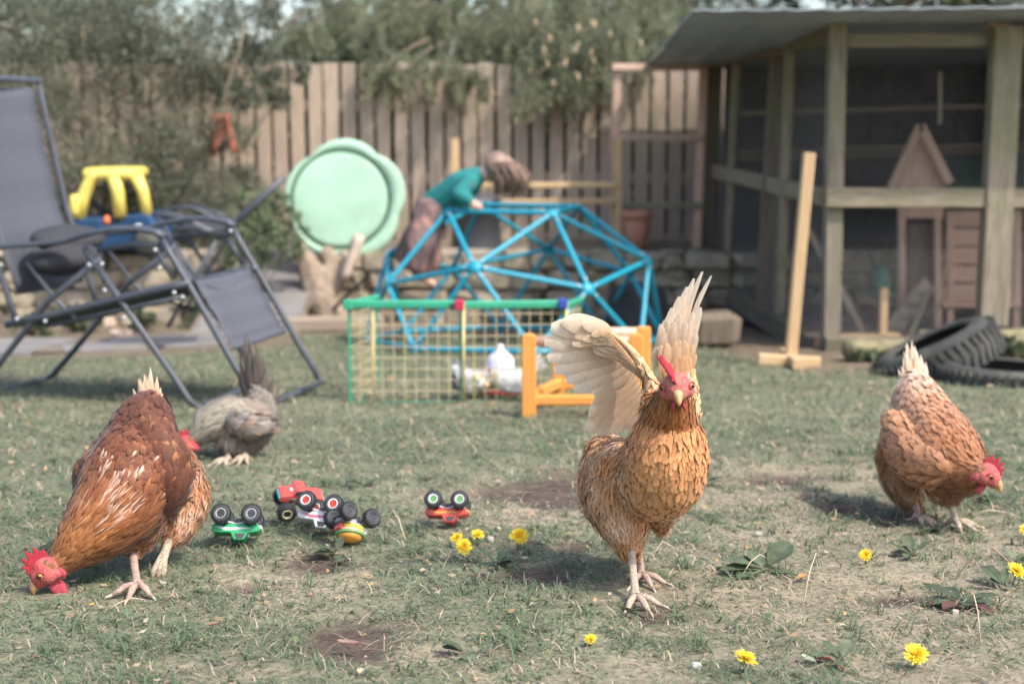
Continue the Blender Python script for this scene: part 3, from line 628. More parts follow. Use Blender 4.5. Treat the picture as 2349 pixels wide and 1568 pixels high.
# tyres
def tyre(label, c, axis, Ro, wd):
    t = thing('old_tyre', c, label, 'tyre'); pr = []
    for k in range(15): a = math.pi * (-0.62 + 1.24 * k / 14); pr.append((Ro - wd * 0.42 + wd * 0.42 * math.cos(a), wd / 2 * math.sin(a) * 1.02))
    inn = [(r_ - 0.012 if i in (0, 14) else r_ - 0.014, z_ * 0.86) for i, (r_, z_) in enumerate(pr)]
    mb = MB(); mb.lathe(pr + list(reversed(inn)) + [pr[0]], c, axis, 40, cap=False); mb.build('casing', M_rubber, t, True)
    q = V(0, 0, 1).rotation_difference(Vector(axis).normalized()); tm = MB()
    for k in range(44):
        a = 2 * math.pi * k / 44
        for s in (-1, 1): rot = q.to_matrix() @ Matrix.Rotation(a, 3, 'Z') @ Matrix.Rotation(s * 0.3, 3, 'X'); tm.box(Vector(c) + q @ V(math.cos(a) * (Ro - 0.002), math.sin(a) * (Ro - 0.002), s * wd * 0.2), (0.014, 0.024, wd * 0.36), rot)
    tag(tm.build('tread', M_rubber, t), kind='stuff')
tc = D(2150, 818, 6.25); tyre('old mossy tyre leaning on its side at the foot of the run', tc + V(0, 0, 0.0), (-0.42, 0.10, 0.90), 0.285, 0.18)
g_ = G(2330, 884); tyre('flat old tyre sunk in the grass right of the leaning tyre', V(g_.x, g_.y + 0.15, gh(g_.x, g_.y) + 0.005), (0.03, 0.02, 1), 0.27, 0.12)
lg = thing('mossy_log', G(2200, 850), 'mossy log lying along the foot of the hen run', 'log'); mb = MB(); limb(mb, G(1960, 838) + V(0, 0.15, 0.05), G(2130, 832) + V(0, 0.2, 0.03), 0.05, 0.045, 0.01, 8, 0.02); mb.build('trunk', plain('mossy_bark', (0.20, 0.18, 0.10), 0.95, 0.4, 14, bmp=0.9, dirt=(0.11, 0.09, 0.07)), lg, True)
lg = thing('mossy_log', G(2330, 800), 'thick mossy log behind the tyres at right edge', 'log'); mb = MB(); limb(mb, V(2.0, 6.9, gh(2, 6.9) + .07), V(3.2, 6.95, gh(3, 7) + .09), 0.075, 0.07, 0.01, 8, 0.02); mb.build('trunk', MATS['mossy_bark'], lg, True)
tag(rough_block('timber_block', G(1645, 800) + V(0, 0.12, 0.09), (0.25, 0.2, 0.17), M_postdark, None, 901, 0.14), 'squat mossy timber block left of the pale post', 'block')
# ================================================================== THINGS ACROSS THE GARDEN
M_teal = plain('teal_powder_coat', (0.012, 0.27, 0.37), 0.38, 0.08, 4, bmp=0.05)
M_bolt = plain('zinc_bolt', (0.55, 0.57, 0.58), 0.4, 0.1, 30, metal=0.5)
# ---- climbing dome: square top ring, ring of eight, ring of eight on the grass
def dome():
    cy = 7.80; cx = D(1181, 700, cy).x; gb = g0(cy); c = V(cx, cy, gb + 0.01)
    t = thing('climbing_dome', c, 'teal climbing dome of bolted metal bars on the lawn', 'climbing frame')
    def ring(n, r, z, a0): return [c + V(r * math.sin(R(a0 + 360 / n * k)), -r * math.cos(R(a0 + 360 / n * k)), z) for k in range(n)]
    def tilt(p): return V(p.x, p.y, p.z - SLOPE * (p.y - cy))
    T = ring(4, 0.41, 0.735, 29); U = ring(4, 0.765, 0.355, 29); Mi = ring(4, 0.745, 0.468, 29 + 45); B = ring(8, 0.83, 0.02, 29 - 22.5)
    B = [tilt(p) for p in B]; U = [p - V(0, 0, SLOPE * 0.4 * (p.y - cy)) for p in U]; Mi = [p - V(0, 0, SLOPE * 0.4 * (p.y - cy)) for p in Mi]
    edges = []
    for i in range(4):
        j = (i + 1) % 4; edges += [(T[i], T[j]), (T[i], U[i]), (T[i], Mi[i]), (T[j], Mi[i]), (U[i], Mi[i]), (Mi[i], U[j])]
        edges += [(U[i], B[2 * i]), (U[i], B[2 * i + 1]), (Mi[i], B[2 * i + 1]), (Mi[i], B[(2 * i + 2) % 8])]
    for k in range(8): edges.append((B[k], B[(k + 1) % 8]))
    for a, b in edges:
        d = (b - a).normalized(); L = (b - a).length; pts = [a + d * q for q in (0.008, 0.05, 0.08, L / 2, L - 0.08, L - 0.05, L - 0.008)]
        mb = MB(); mb.tube(pts, [0.013, 0.014, 0.0135, 0.0135, 0.0135, 0.014, 0.013], 9); o = mb.build('bar', M_teal, t, True)
        out = (a + (b - a) * 0.5 - c); out.normalize()
        for q in (0.055, L - 0.055): MB().lathe([(0.007, 0), (0.007, 0.004), (0.004, 0.006)], a + d * q + out * 0.012, out, 8).build('bolt', M_bolt, o, True)
    for p in T + U + Mi + B:
        out = (p - c).normalized(); mb = MB(); mb.lathe([(0.03, -0.008), (0.034, 0), (0.03, 0.006), (0.012, 0.012)], p, out, 12); mb.build('hub', M_teal, t, True)
    return T, U, Mi, c
DT, DU, DM, DC = dome()

# ---- child leaning over the top bars
def chain(blobs_pts, step=0.35):
    """interpolate spheres along a chain of (point, radius)"""
    out = []
    for (a, ra), (b, rb) in zip(blobs_pts[:-1], blobs_pts[1:]):
        a, b = Vector(a), Vector(b); n = max(2, int((b - a).length / (min(ra, rb) * step)) + 1); n = min(n, 24)
        for k in range(n): q = k / n; out.append((a.lerp(b, q), ra + (rb - ra) * q))
    out.append((Vector(blobs_pts[-1][0]), blobs_pts[-1][1])); return out
def blob_mesh(name, blobs, voxel, smooth=4):
    mb = MB(); bm = bmesh.new(); bmesh.ops.create_icosphere(bm, subdivisions=2, radius=1); bm.verts.index_update()
    base = np.array([v.co[:] for v in bm.verts]); fs = np.array([[v.index for v in f.verts] for f in bm.faces]); bm.free()
    vs = np.concatenate([base * r + np.array(p) for p, r in blobs]); tr = np.concatenate([fs + i * len(base) for i in range(len(blobs))])
    me = np_mesh('temporary', vs, None, tr); o = bpy.data.objects.new('temporary', me); COL.objects.link(o)
    m = o.modifiers.new('r', 'REMESH'); m.mode = 'VOXEL'; m.voxel_size = voxel
    s = o.modifiers.new('s', 'SMOOTH'); s.factor = 0.5; s.iterations = smooth
    dg = bpy.context.evaluated_depsgraph_get(); dg.update(); res = bpy.data.meshes.new_from_object(o.evaluated_get(dg)); res.name = name
    bpy.data.objects.remove(o); bpy.data.meshes.remove(me)
    res.polygons.foreach_set('use_smooth', [True] * len(res.polygons)); return res
M_skin = plain('skin', (0.62, 0.36, 0.27), 0.5, 0.06, 20, bmp=0.05)
def child():
    t = thing('person', D(950, 645, 7.85), 'small child in teal top and long patterned skirt leaning over the dome', 'person')
    y = 7.72
    hip = D(990, 480, 7.78); hipL, hipR = D(985, 490, 7.70), D(990, 492, 7.88); chest = D(1060, 428, 7.70); shL, shR = D(1078, 418, 7.60), D(1082, 410, 7.80); neck = D(1108, 398, 7.69); head = D(1148, 392, 7.68)
    haL, haR = D(1082, 463, 7.52), D(1090, 470, 7.95); elL, elR = D(1052, 446, 7.55), D(1062, 452, 7.92); knL, knR = D(968, 560, 7.62), D(962, 555, 7.84); foL, foR = D(972, 640, 7.66), D(938, 612, 7.92)
    body = chain([(hip, .085), (D(1025, 455, 7.74), .08), (chest, .082), (neck, .035), (head, .062), (D(1162, 402, 7.66), .055)])
    for a, b, c2 in ((shL, elL, haL), (shR, elR, haR)): body += chain([(chest, .05), (a, .038), (b, .028), (c2, .02)])
    for h, k, f in ((hipL, knL, foL), (hipR, knR, foR)): body += chain([(h, .07), (k, .045), (f, .028), (f + V(0.05, -0.03, -0.02), .02)])
    for h in (haL, haR):                                     # fingers round the bar
        for k in range(4): body += chain([(h, .016), (h + V(0.012 + 0.01 * k, -0.012, -0.006), .009), (h + V(0.016 + 0.010 * k, -0.022 , -0.026), .007), (h + V(0.014 + 0.009 * k, -0.008, -0.038), .006)])
        body += chain([(h, .016), (h + V(-0.012, 0.0, -0.016), .008), (h + V(-0.004, -0.01, -0.034), .007)])
    link('body', blob_mesh('body', body, 0.007), M_skin, t)
    m, n, b, _ = nodes('teal_print_jersey'); vec = coords(n, rnd=False); vo = n.nodes.new('ShaderNodeTexVoronoi'); vo.inputs['Scale'].default_value = 16; n.links.new(vec, vo.inputs['Vector'])
    f = ramp(n, vo.outputs['Distance'], [(0.16, (1, 1, 1)), (0.22, (0, 0, 0))]); n.links.new(mixc(n, f, (0.012, 0.17, 0.16), (0.11, 0.10, 0.16)), b.inputs['Base Color']); b.inputs['Roughness'].default_value = 0.85; bump(n, b, noise_node(n, vec, 40).outputs[0], 0.5, 0.01)
    top = chain([(D(1000, 474, 7.77), .10), (D(1030, 450, 7.73), .093), (chest, .093), (D(1092, 405, 7.69), .055)])
    for a, b2, c2 in ((shL, elL, haL), (shR, elR, haR)): top += chain([(chest, .06), (a, .052), (b2, .042), (Vector(b2).lerp(c2, 0.78), .034)])
    link('top', blob_mesh('top', top, 0.008, 5), m, t)
    m2, n, b, _ = nodes('patterned_skirt'); vec = coords(n, (14, 14, 3), rnd=False); tn = noise_node(n, vec, 1.5, 3); n.links.new(ramp(n, tn.outputs[0], [(0.38, (0.10, 0.065, 0.065)), (0.52, (0.17, 0.105, 0.095)), (0.62, (0.34, 0.17, 0.13))]), b.inputs['Base Color']); b.inputs['Roughness'].default_value = 0.9
    tr = chain([(D(992, 478, 7.78), .098), (hip, .10)])
    for h, k, f in ((hipL, knL, foL), (hipR, knR, foR)): tr += chain([(h, .09), (Vector(h).lerp(k, .6), .098), (k, .102), (Vector(k).lerp(f, 0.45), .10)])
    sk = blob_mesh('skirt', tr, 0.009, 4); co = np.zeros(len(sk.vertices) * 3); sk.vertices.foreach_get('co', co); co = co.reshape(-1, 3); an = np.arctan2(co[:, 1] - 7.8, co[:, 0] - hip.x); dn = np.clip((hip.z - co[:, 2]) / .3, 0, 1); f_ = 1 + .10 * np.sin(an * 9) * dn; co[:, 0] = hip.x + (co[:, 0] - hip.x) * f_; co[:, 1] = 7.8 + (co[:, 1] - 7.8) * f_; sk.vertices.foreach_set('co', co.ravel()); link('skirt', sk, m2, t)
    hr = [(D(1140, 378, 7.68), .075), (D(1132, 392, 7.69), .062), (D(1152, 385, 7.70), .075)] + chain([(D(1160, 392, 7.67), .055), (D(1172, 415, 7.66), .042), (D(1180, 440, 7.65), .018)]); hm = MB(); 
    link('hair_cap', blob_mesh('hair_cap', hr, 0.007), plain('brown_hair', (0.25, 0.165, 0.12), 0.55, 0.35, 30), t)
    random.seed(3)
    for k in range(520):
        a = random.uniform(0, 6.28); p = head + V(random.gauss(0, .03), random.gauss(0, .045), 0.05); q1 = p + V(random.uniform(0.0, .075), random.uniform(-.05, .05), -0.03); q2 = q1 + V(random.uniform(-.01, .045), random.uniform(-.03, .03), random.uniform(-.06, -.03)); q3 = q2 + V(random.uniform(-.02, .025), 0, random.uniform(-.11, -.03)); hm.tube([p, q1, q2, q3], [.0035, .0045, .004, .001], 4)
    tag(hm.build('hair', MATS['brown_hair'], t, True), kind='stuff')
    em = MB()
    for s in (-1, 1): em.ball(D(1168, 408, 7.66 + s * 0.028), 0.008)
    em.build('eye', plain('dark_eye', (0.03, 0.02, 0.015), 0.15, 0, 5), t, True)
    MB().ball(D(1174, 414, 7.655), (0.012, 0.011, 0.014)).build('nose', M_skin, t, True)
    mm = MB(); mm.tube([D(1166, 424, 7.635), D(1168, 426, 7.655), D(1166, 424, 7.675)], [0.002, 0.004, 0.002], 6); mm.build('mouth', plain('lip', (0.5, 0.2, 0.17), 0.5), t, True)
child()

# ---- zero-gravity recliner
M_frame = plain('dark_frame_tube', (0.058, 0.064, 0.076), 0.42, 0.1, 6, bmp=0.05)
M_sling = plain('charcoal_sling', (0.070, 0.076, 0.092), 0.8, 0.1, 60, bmp=0.4)
M_black = plain('black_cushion', (0.03, 0.03, 0.034), 0.85, 0.2, 12)
def recliner():
    p0 = G(447, 934); Fd = V(0.963, -0.27, 0).normalized(); L = V(0.15, 0.53, 0)
    N = lambda u, v: PL(u, v, p0, Fd)
    t = thing('reclining_chair', p0, 'charcoal folding recliner with black tube frame at left', 'chair')
    def tube2(name, pts, r=0.0125, close=None):
        near = [N(*p) for p in pts]
        if close: # one U-shaped tube through the far side
            far = [p + L for p in reversed(near)]; mb = MB(); mb.tube(near + [near[-1].lerp(far[0], 0.5)] + far, r, 9); return mb.build(name, M_frame, t, True)
        for off in (V(0, 0, 0), L): mb = MB(); mb.tube([p + off for p in near], r, 9); mb.build(name, M_frame, t, True)
    def fix(pts):                                            # drop a foot to the lawn
        return pts
    tube2('front_leg', [(192, 568), (300, 722), (405, 872), (432, 915), (452, 936)], close=True)
    tube2('rear_leg', [(232, 592), (110, 690), (0, 832), (-70, 915), (-88, 925)], close=True)
    tube2('footrest_frame', [(372, 548), (392, 585), (440, 665), (545, 850), (578, 905), (596, 938)], close=True)
    tube2('seat_rail', [(15, 745), (120, 722), (250, 690), (380, 660), (436, 648)], 0.015)
    tube2('back_frame', [(40, 745), (22, 690), (-40, 500), (-80, 330), (-112, 190), (-112, 176)], close=True)
    tube2('cross_strut', [(60, 600), (130, 690), (180, 735)], 0.008); tube2('link_bar', [(225, 585), (240, 650)], 0.008); tube2('link_bar', [(358, 570), (400, 640)], 0.011)
    tube2('lower_bar', [(120, 745), (330, 700), (420, 680)], 0.009)
    for off in (V(0, 0, 0), L):                              # armrests: flat curved bars
        mb = MB(); pts = [N(*p) + off for p in ((-40, 575), (20, 565), (90, 560), (150, 553), (205, 536), (260, 526), (315, 525), (360, 533), (378, 543))]
        o = None
        prof = [(-.024, -.008), (-.026, .004), (-.016, .012), (0.016, .012), (.026, .004), (.024, -.008)]; vs = []; ld = L.normalized()
        for i, p in enumerate(pts):
            d = (pts[min(i + 1, 8)] - pts[max(i - 1, 0)]).normalized(); up = ld.cross(d).normalized(); up = up if up.z > 0 else -up
            vs += [p + ld * a * (1.0 if 0 < i < 8 else 0.75) + up * b for a, b in prof]
        fs = [(i * 6 + k, i * 6 + (k + 1) % 6, i * 6 + 6 + (k + 1) % 6, i * 6 + 6 + k) for i in range(8) for k in range(6)] + [tuple(range(5, -1, -1)), tuple(range(48, 54))]
        mb.add(vs, fs); mb.build('armrest', M_frame, t, True)
        for a, b in (((232, 548), (372, 575)), ((205, 560), (225, 600))):
            pass
        mb = MB(); mb.tube([N(225, 575) + off, N(300, 560) + off, N(365, 562) + off], 0.010, 8); mb.build('arm_bracket', M_frame, t, True)
    def sling(name, a, b, inset=0.055, sag=0.03, ends=(0, 1), n=14):
        """fabric stretched between the near and far tubes along the path of points"""
        pts = [N(*p) for p in a]; m = 8; vs = []; ln = L.normalized(); W = L.length
        dense = []
        for p, q in zip(pts[:-1], pts[1:]):
            for k in range(5): dense.append(p.lerp(q, k / 5))
        dense.append(pts[-1])
        for i, p in enumerate(dense):
            d = (dense[min(i + 1, len(dense) - 1)] - dense[max(i - 1, 0)]).normalized(); nn = ln.cross(d).normalized()
            if nn.z < 0: nn = -nn
            for k in range(m + 1): q = k / m; vs.append(p + ln * (inset + (W - 2 * inset) * q) - nn * (sag * math.sin(math.pi * q)) + nn * 0.004 * math.sin(i * 1.9))
        fs = [(i * (m + 1) + k, i * (m + 1) + k + 1, (i + 1) * (m + 1) + k + 1, (i + 1) * (m + 1) + k) for i in range(len(dense) - 1) for k in range(m)]
        o = MB().add(vs, fs).build(name, M_sling, t, True); o.modifiers.new('thick', 'SOLIDIFY').thickness = 0.003
        # lacing cord
        for e, off in ((0, V(0, 0, 0)), (m, L)):
            zig = []
            for i in range(len(dense)): zig.append(Vector(vs[i * (m + 1) + e]) if i % 2 else dense[i] + off)
            MB().tube(zig, 0.0028, 5).build('lacing_cord', M_black, o, True)
        return o
    sling('back_sling', [(-110, 195), (-80, 330), (-40, 500), (18, 680)], None)
    sling('seat_sling', [(25, 735), (130, 715), (250, 685), (380, 655), (430, 645)], None, sag=0.06)
    sling('footrest_sling', [(428, 648), (455, 690), (500, 772), (520, 808)], None, sag=0.02)
    pc = N(60, 560) + L * 0.5; MB().ball(pc, (0.11, 0.2, 0.05), Matrix.Rotation(math.atan2(Fd.y, Fd.x), 3, 'Z') @ Matrix.Rotation(0.15, 3, 'Y'), 3).build('head_pillow', M_black, t, True)
    pc2 = N(95, 605) + L * 0.3; MB().ball(pc2, (0.115, 0.18, 0.06), Matrix.Rotation(math.atan2(Fd.y, Fd.x), 3, 'Z') @ Matrix.Rotation(-0.1, 3, 'Y'), 3).build('seat_pillow', M_black, t, True)
    mb = MB(); mb.tube([N(345, 660) + L * .1, N(365, 700) + L * .15, N(395, 722) + L * .3, N(420, 700) + L * .4, N(425, 668) + L * .4], 0.005, 6); mb.build('strap', M_black, t, True)
    for u, v in ((210, 606), (240, 604), (362, 572), (372, 614), (246, 664), (290, 727), (405, 670), (425, 680), (110, 735), (45, 730), (8, 606)):
        p = N(u, v) - L.normalized() * 0.016; MB().lathe([(0.008, 0), (0.008, 0.004), (0.005, 0.007)], p, -L, 9).build('bolt', M_bolt, t, True)
    for u, v in ((372, 555), (405, 660)):
        p = N(u, v) + L - L.normalized() * 0.016; MB().lathe([(0.008, 0), (0.008, 0.004), (0.005, 0.007)], p, -L, 9).build('bolt', M_bolt, t, True)
recliner()
def folded_chair():
    y = 7.3; t = thing('folded_chair', V(D(440, 700, y).x, y, gh(-1.7, 7.3)), 'black folding chair half hidden behind the recliner', 'chair')
    Q = lambda u, v, dy=0: D(u, v, y + dy)
    def tb(name, pts, r=0.012): mb = MB(); mb.tube([Q(*p) for p in pts], r, 8); mb.build(name, M_frame, t, True)
    b1 = [Q(505, 545, 0), Q(648, 410, 0), Q(648, 408, 0.45), Q(505, 540, 0.45)]
    mb = MB(); mb.prism(b1, (0.012, 0, 0.012)); mb.build('back_sling', M_black, t)
    tb('back_frame', [(500, 548), (575, 478), (650, 408)], 0.017); tb('back_frame', [(500, 545, .45), (575, 475, .45), (650, 406, .45)], 0.015)
    tb('seat_frame', [(350, 490), (420, 500), (510, 540)]); tb('seat_frame', [(380, 480, .4), (440, 475, .4), (540, 520, .45)])
    tb('seat_frame', [(440, 468, .1), (500, 490, .1), (530, 505, .1)], 0.009)
    s = [Q(352, 492), Q(505, 543), Q(530, 522, .42), Q(382, 482, .4)]; mb = MB(); mb.prism(s, (0, 0, 0.008)); mb.build('seat_sling', M_black, t)
    for a in ([(360, 495), (520, 745)], [(500, 545), (385, 750)], [(390, 485, .4), (545, 720, .4)], [(535, 522, .42), (415, 725, .4)]): tb('leg', a)
    tb('armrest', [(400, 528), (450, 520), (512, 540)], 0.016)
folded_chair()

# ---- yellow and blue ride-on toy car
M_yellow = plain('yellow_plastic', (0.76, 0.60, 0.13), 0.45, 0.06, 5, bmp=0.05); M_navy = plain('navy_plastic', (0.012, 0.05, 0.12), 0.4, 0.15, 5, bmp=0.05)
def toy_car():
    y = 9.15; t = thing('ride_on_car', V(D(255, 560, y).x, y, 0.0), 'yellow roofed navy ride-on toy car behind the recliner', 'toy car'); Q = lambda u, v, dy=0: D(u, v, y + dy)
    for dy in (0.0, 0.34):
        for pts, r in (([(182, 500), (190, 452), (212, 404), (222, 398)], .030), ([(262, 402), (270, 440), (277, 497)], .030), ([(312, 402), (328, 440), (338, 492)], .026)):
            mb = MB(); mb.tube([Q(u, v, dy) for u, v in pts], [r * 1.6] + [r * 1.4] * (len(pts) - 1), 12); mb.build('pillar', M_yellow, t, True)
    rf = MB(); rf.box(Q(266, 397, .17), (0.33, 0.42, 0.075), None, 0.03); rf.build('roof', M_yellow, t, True)
    bd = MB(); pr = [Q(155, 570), Q(160, 500), (Q(235, 498)), Q(240, 515), Q(280, 515), Q(290, 492), Q(345, 488), Q(368, 530), Q(372, 572)]; pr = [p + V(0, .17, 0) for p in pr]; bd.prism(pr, (0, 0.42, 0))
    o = bd.build('body', M_navy, t); bv = o.modifiers.new('bevel', 'BEVEL'); bv.width = 0.02; bv.segments = 3
    hm = MB(); hm.lathe([(0.028, 0), (0.028, 0.012), (0.018, 0.02)], Q(318, 524, -0.05), (0, -1, 0), 14); hm.build('headlight', plain('lamp_white', (0.8, 0.8, 0.78), 0.3, 0.05), t, True)
    MB().ball(Q(245, 505, -0.03), (0.022, 0.02, 0.03)).build('horn', plain('orange_plastic', (0.75, 0.20, 0.06), 0.4), t, True)
    MB().box(Q(172, 470, -0.03), (0.06, 0.06, 0.13), None, 0.02).build('door_pillar', M_yellow, t, True)
    for u in (185, 335):
        for dy in (-0.06, 0.40): mb = MB(); mb.lathe([(0.03, -0.03), (0.075, -0.03), (0.085, 0), (0.075, 0.03), (0.03, 0.03)], Q(u, 560, dy), (0, 1, 0), 18); mb.build('wheel', M_rubber, t, True)
    mb = MB(); mb.lathe([(0.055, -0.01), (0.065, 0), (0.055, 0.01)], Q(228, 478, .17), (0.6, 0, 0.5), 16, cap=False); mb.build('steering_wheel', M_black, t, True)
toy_car()

# ---- green sandpit lid
M_mint = plain('mint_green_plastic', (0.33, 0.51, 0.365), 0.6, 0.10, 5, bmp=0.1, dirt=(0.28, 0.42, 0.30))
def lid():
    y = 9.45; c = D(792, 458, y); t = thing('sandpit_lid', V(c.x, y - .1, 0), 'pale green flower-shaped sandpit lid leaning before the fence', 'lid')
    tiltM = Matrix.Rotation(R(-12), 3, 'X'); k = y / FPX; nth = 96; rings = []
    def rad(a):  # six soft lobes
        return 128 * (1 + 0.11 * abs(math.cos(2.5 * (a - 0.35))) ** 0.8) - 2
    prof = [(0.0, -0.022), (0.5, -0.022), (0.78, -0.022), (0.81, -0.021), (0.835, -0.004), (0.85, 0.010), (0.87, 0.010), (0.885, -0.006), (0.90, -0.020), (0.97, -0.020), (1.0, -0.008), (1.0, 0.03), (0.97, 0.03), (0.9, 0.02)]
    vs = []; off = V(-12 * k, 0, 0)
    for f, d in prof:
        for i in range(nth):
            a = 2 * math.pi * i / nth; blend = min(1, max(0, (f - 0.86) / 0.14)); rr = (112 / 0.86 * f) * (1 - blend) + rad(a) * f * blend
            p = V(rr * k * math.cos(a), d, rr * k * math.sin(a)) + off * (1 - blend); vs.append(c + tiltM @ p)
    fs = [(i * nth + j, i * nth + (j + 1) % nth, (i + 1) * nth + (j + 1) % nth, (i + 1) * nth + j) for i in range(len(prof) - 1) for j in range(nth)]
    MB().add(vs, fs).build('shell', M_mint, t, True)
    gm = MB(); n = 72; pts = [c + tiltM @ (V(113 * k * math.cos(2 * math.pi * i / n), -0.006, 113 * k * math.sin(2 * math.pi * i / n)) + off) for i in range(n + 1)]; gm.tube(pts, 0.008, 6); gm.build('rim_groove', plain('groove_green', (0.06, 0.14, 0.07), 0.7), t, True)
lid()

# ---- driftwood stump and timbers
def stump():
    b = G(745, 742); t = thing('driftwood_stump', b, 'pale forked driftwood stump below the green lid', 'stump'); y = b.y - 0.1; Q = lambda u, v, dy=0: D(u, v, y + dy); M = wood('driftwood', (0.33, 0.26, 0.195), (0.16, 0.12, 0.085), None)
    m = [chain([(Q(745, 745), .12), (Q(738, 690), .125), (Q(715, 630), .085), (Q(688, 570), .052)]), chain([(Q(750, 730), .09), (Q(765, 660, .02), .06), (Q(805, 600, -.02), .042), (Q(822, 545, -.03), .034)]), chain([(Q(750, 700), .09), (Q(790, 735, -.05), .05), (Q(815, 752, -.1), .03)]), chain([(Q(735, 690), .08), (Q(700, 730, -.05), .04)]), chain([(Q(750, 640), .06), (Q(770, 600, .08), .05), (Q(750, 585, .1), .06)])]
    bl = sum(m, []); me = blob_mesh('trunk', bl, 0.012, 2)
    co = np.zeros(len(me.vertices) * 3); me.vertices.foreach_get('co', co); co = co.reshape(-1, 3); nn = np.array([mnoise.noise(Vector(p) * 14) + 0.5 * mnoise.noise(Vector(p) * 40) for p in co]); nr = np.zeros(len(co) * 3); me.vertices.foreach_get('normal', nr); co += nr.reshape(-1, 3) * nn[:, None] * 0.014; me.vertices.foreach_set('co', co.ravel())
    link('trunk', me, M, t)
    p = thing('cut_branch', Q(808, 620), 'smooth pale cut branch standing against the green lid', 'branch'); mb = MB(); limb(mb, Q(790, 640, -.08), Q(826, 540, -.08), 0.032, 0.036, 0, 6, 0.006); mb.build('wood', plain('barked_pale_wood', (0.58, 0.46, 0.36), 0.8, 0.1, 12), p, True)
stump()
tag(beam('timber_plank', G(648, 764) + V(0, .12, .04), G(875, 760) + V(0, .12, .04), 0.075, 0.14, M_grey_wood, None, (0, 1, 0)), 'weathered timber plank edging the lawn below the stump', 'plank')
o = MB(); limb(o, G(738, 745) + V(0, 0, .03), D(862, 615, 8.9), 0.014, 0.011, 0, 6, 0.01); tag(o.build('dark_stick', plain('dark_stick', (0.07, 0.06, 0.05), 0.8), None, True), 'thin dark stick leaning from plank toward the dome', 'stick')
# ---- perch ladder, bin, pot
pf = thing('perch_frame', V(D(1230, 590, 9.75).x, 9.75, 0), 'pale wooden perch frame with two rails before the fence', 'perch')
beam('post', D(1043, 600, 9.75), D(1043, 318, 9.75), 0.055, 0.045, M_pine, pf); beam('post', D(1418, 592, 9.75), D(1418, 318, 9.75), 0.055, 0.045, M_pine, pf)
beam('rail', D(1043, 426, 9.70), D(1412, 424, 9.70), 0.036, 0.03, M_pine, pf); beam('rail', D(1043, 464, 9.70), D(1412, 461, 9.70), 0.034, 0.03, M_pine, pf)
cb = thing('compost_bin', V(D(1095, 592, 9.55).x, 9.6, 0), 'dark grey plastic bin behind the dome', 'bin'); c = V(D(1095, 592, 9.6).x, 9.6, -0.02); mb = MB(); mb.lathe([(0.175, 0), (0.17, 0.02), (0.145, 0.30), (0.155, 0.305), (0.155, 0.33), (0.12, 0.335)], c, n=28); mb.build('barrel', plain('dark_plastic', (0.05, 0.053, 0.058), 0.5, 0.15), cb, True); mb = MB(); mb.lathe([(0.165, 0.332), (0.165, 0.35), (0.10, 0.375), (0.02, 0.38)], c, n=28); mb.build('lid', MATS['dark_plastic'], cb, True)
pt = thing('terracotta_pot', V(D(1458, 585, 9.65).x, 9.65, 0), 'terracotta flower pot behind the netting door', 'pot'); c = V(D(1460, 585, 9.65).x, 9.65, -0.005); mb = MB(); mb.lathe([(0.07, 0), (0.092, 0.2)], c, n=24); mb.build('vessel', plain('terracotta', (0.42, 0.19, 0.12), 0.85, 0.15, 10), pt, True); mb = MB(); mb.lathe([(0.092, 0.2), (0.103, 0.2), (0.106, 0.25), (0.096, 0.25), (0.085, 0.2)], c, n=24); mb.build('rim', MATS['terracotta'], pt, True)
tb_ = thing('rubber_tub', G(1462, 790) + V(0, .3, 0), 'black upturned rubber tub in the shade behind the dome', 'tub'); c = G(1462, 775) + V(0.02, .25, 0); mb = MB(); mb.lathe([(0.205, 0), (0.20, 0.02), (0.175, 0.22), (0.15, 0.27), (0.06, 0.295), (0.01, 0.297)], c, n=28); mb.build('shell', M_black, tb_, True); mb = MB(); mb.lathe([(0.2, 0.0), (0.222, 0.004), (0.222, 0.022), (0.2, 0.026)], c, n=28); mb.build('rim', M_black, tb_, True)
rg = thing('hanging_rag', V(D(510, 300, 9.72).x, 9.72, 0.3), 'orange-red cloth hanging in the shrub before the fence', 'cloth'); M_rag = plain('orange_red_cloth', (0.36, 0.115, 0.07), 0.9, 0.3, 10)
mb = MB(); pts = [[(490, 262), (524, 262)], [(486, 285), (530, 285)], [(482, 310), (538, 318)], [(480, 340), (545, 340)], [(486, 356), (546, 352)]]
vs = []
for i, row in enumerate(pts):
    for k in range(7): q = k / 6; u = row[0][0] + (row[1][0] - row[0][0]) * q; v = row[0][1] + (row[1][1] - row[0][1]) * q - (i / 4) * 42 * math.exp(-((q - .45) / .2) ** 2); vs.append(D(u, v, 9.72 + 0.02 * math.sin(k * 2.1 + i * .5)))
mb.add(vs, [(i * 7 + k, i * 7 + k + 1, i * 7 + 8 + k, i * 7 + 7 + k) for i in range(4) for k in range(6)]); o = mb.build('fabric', M_rag, rg, True); o.modifiers.new('thick', 'SOLIDIFY').thickness = 0.004
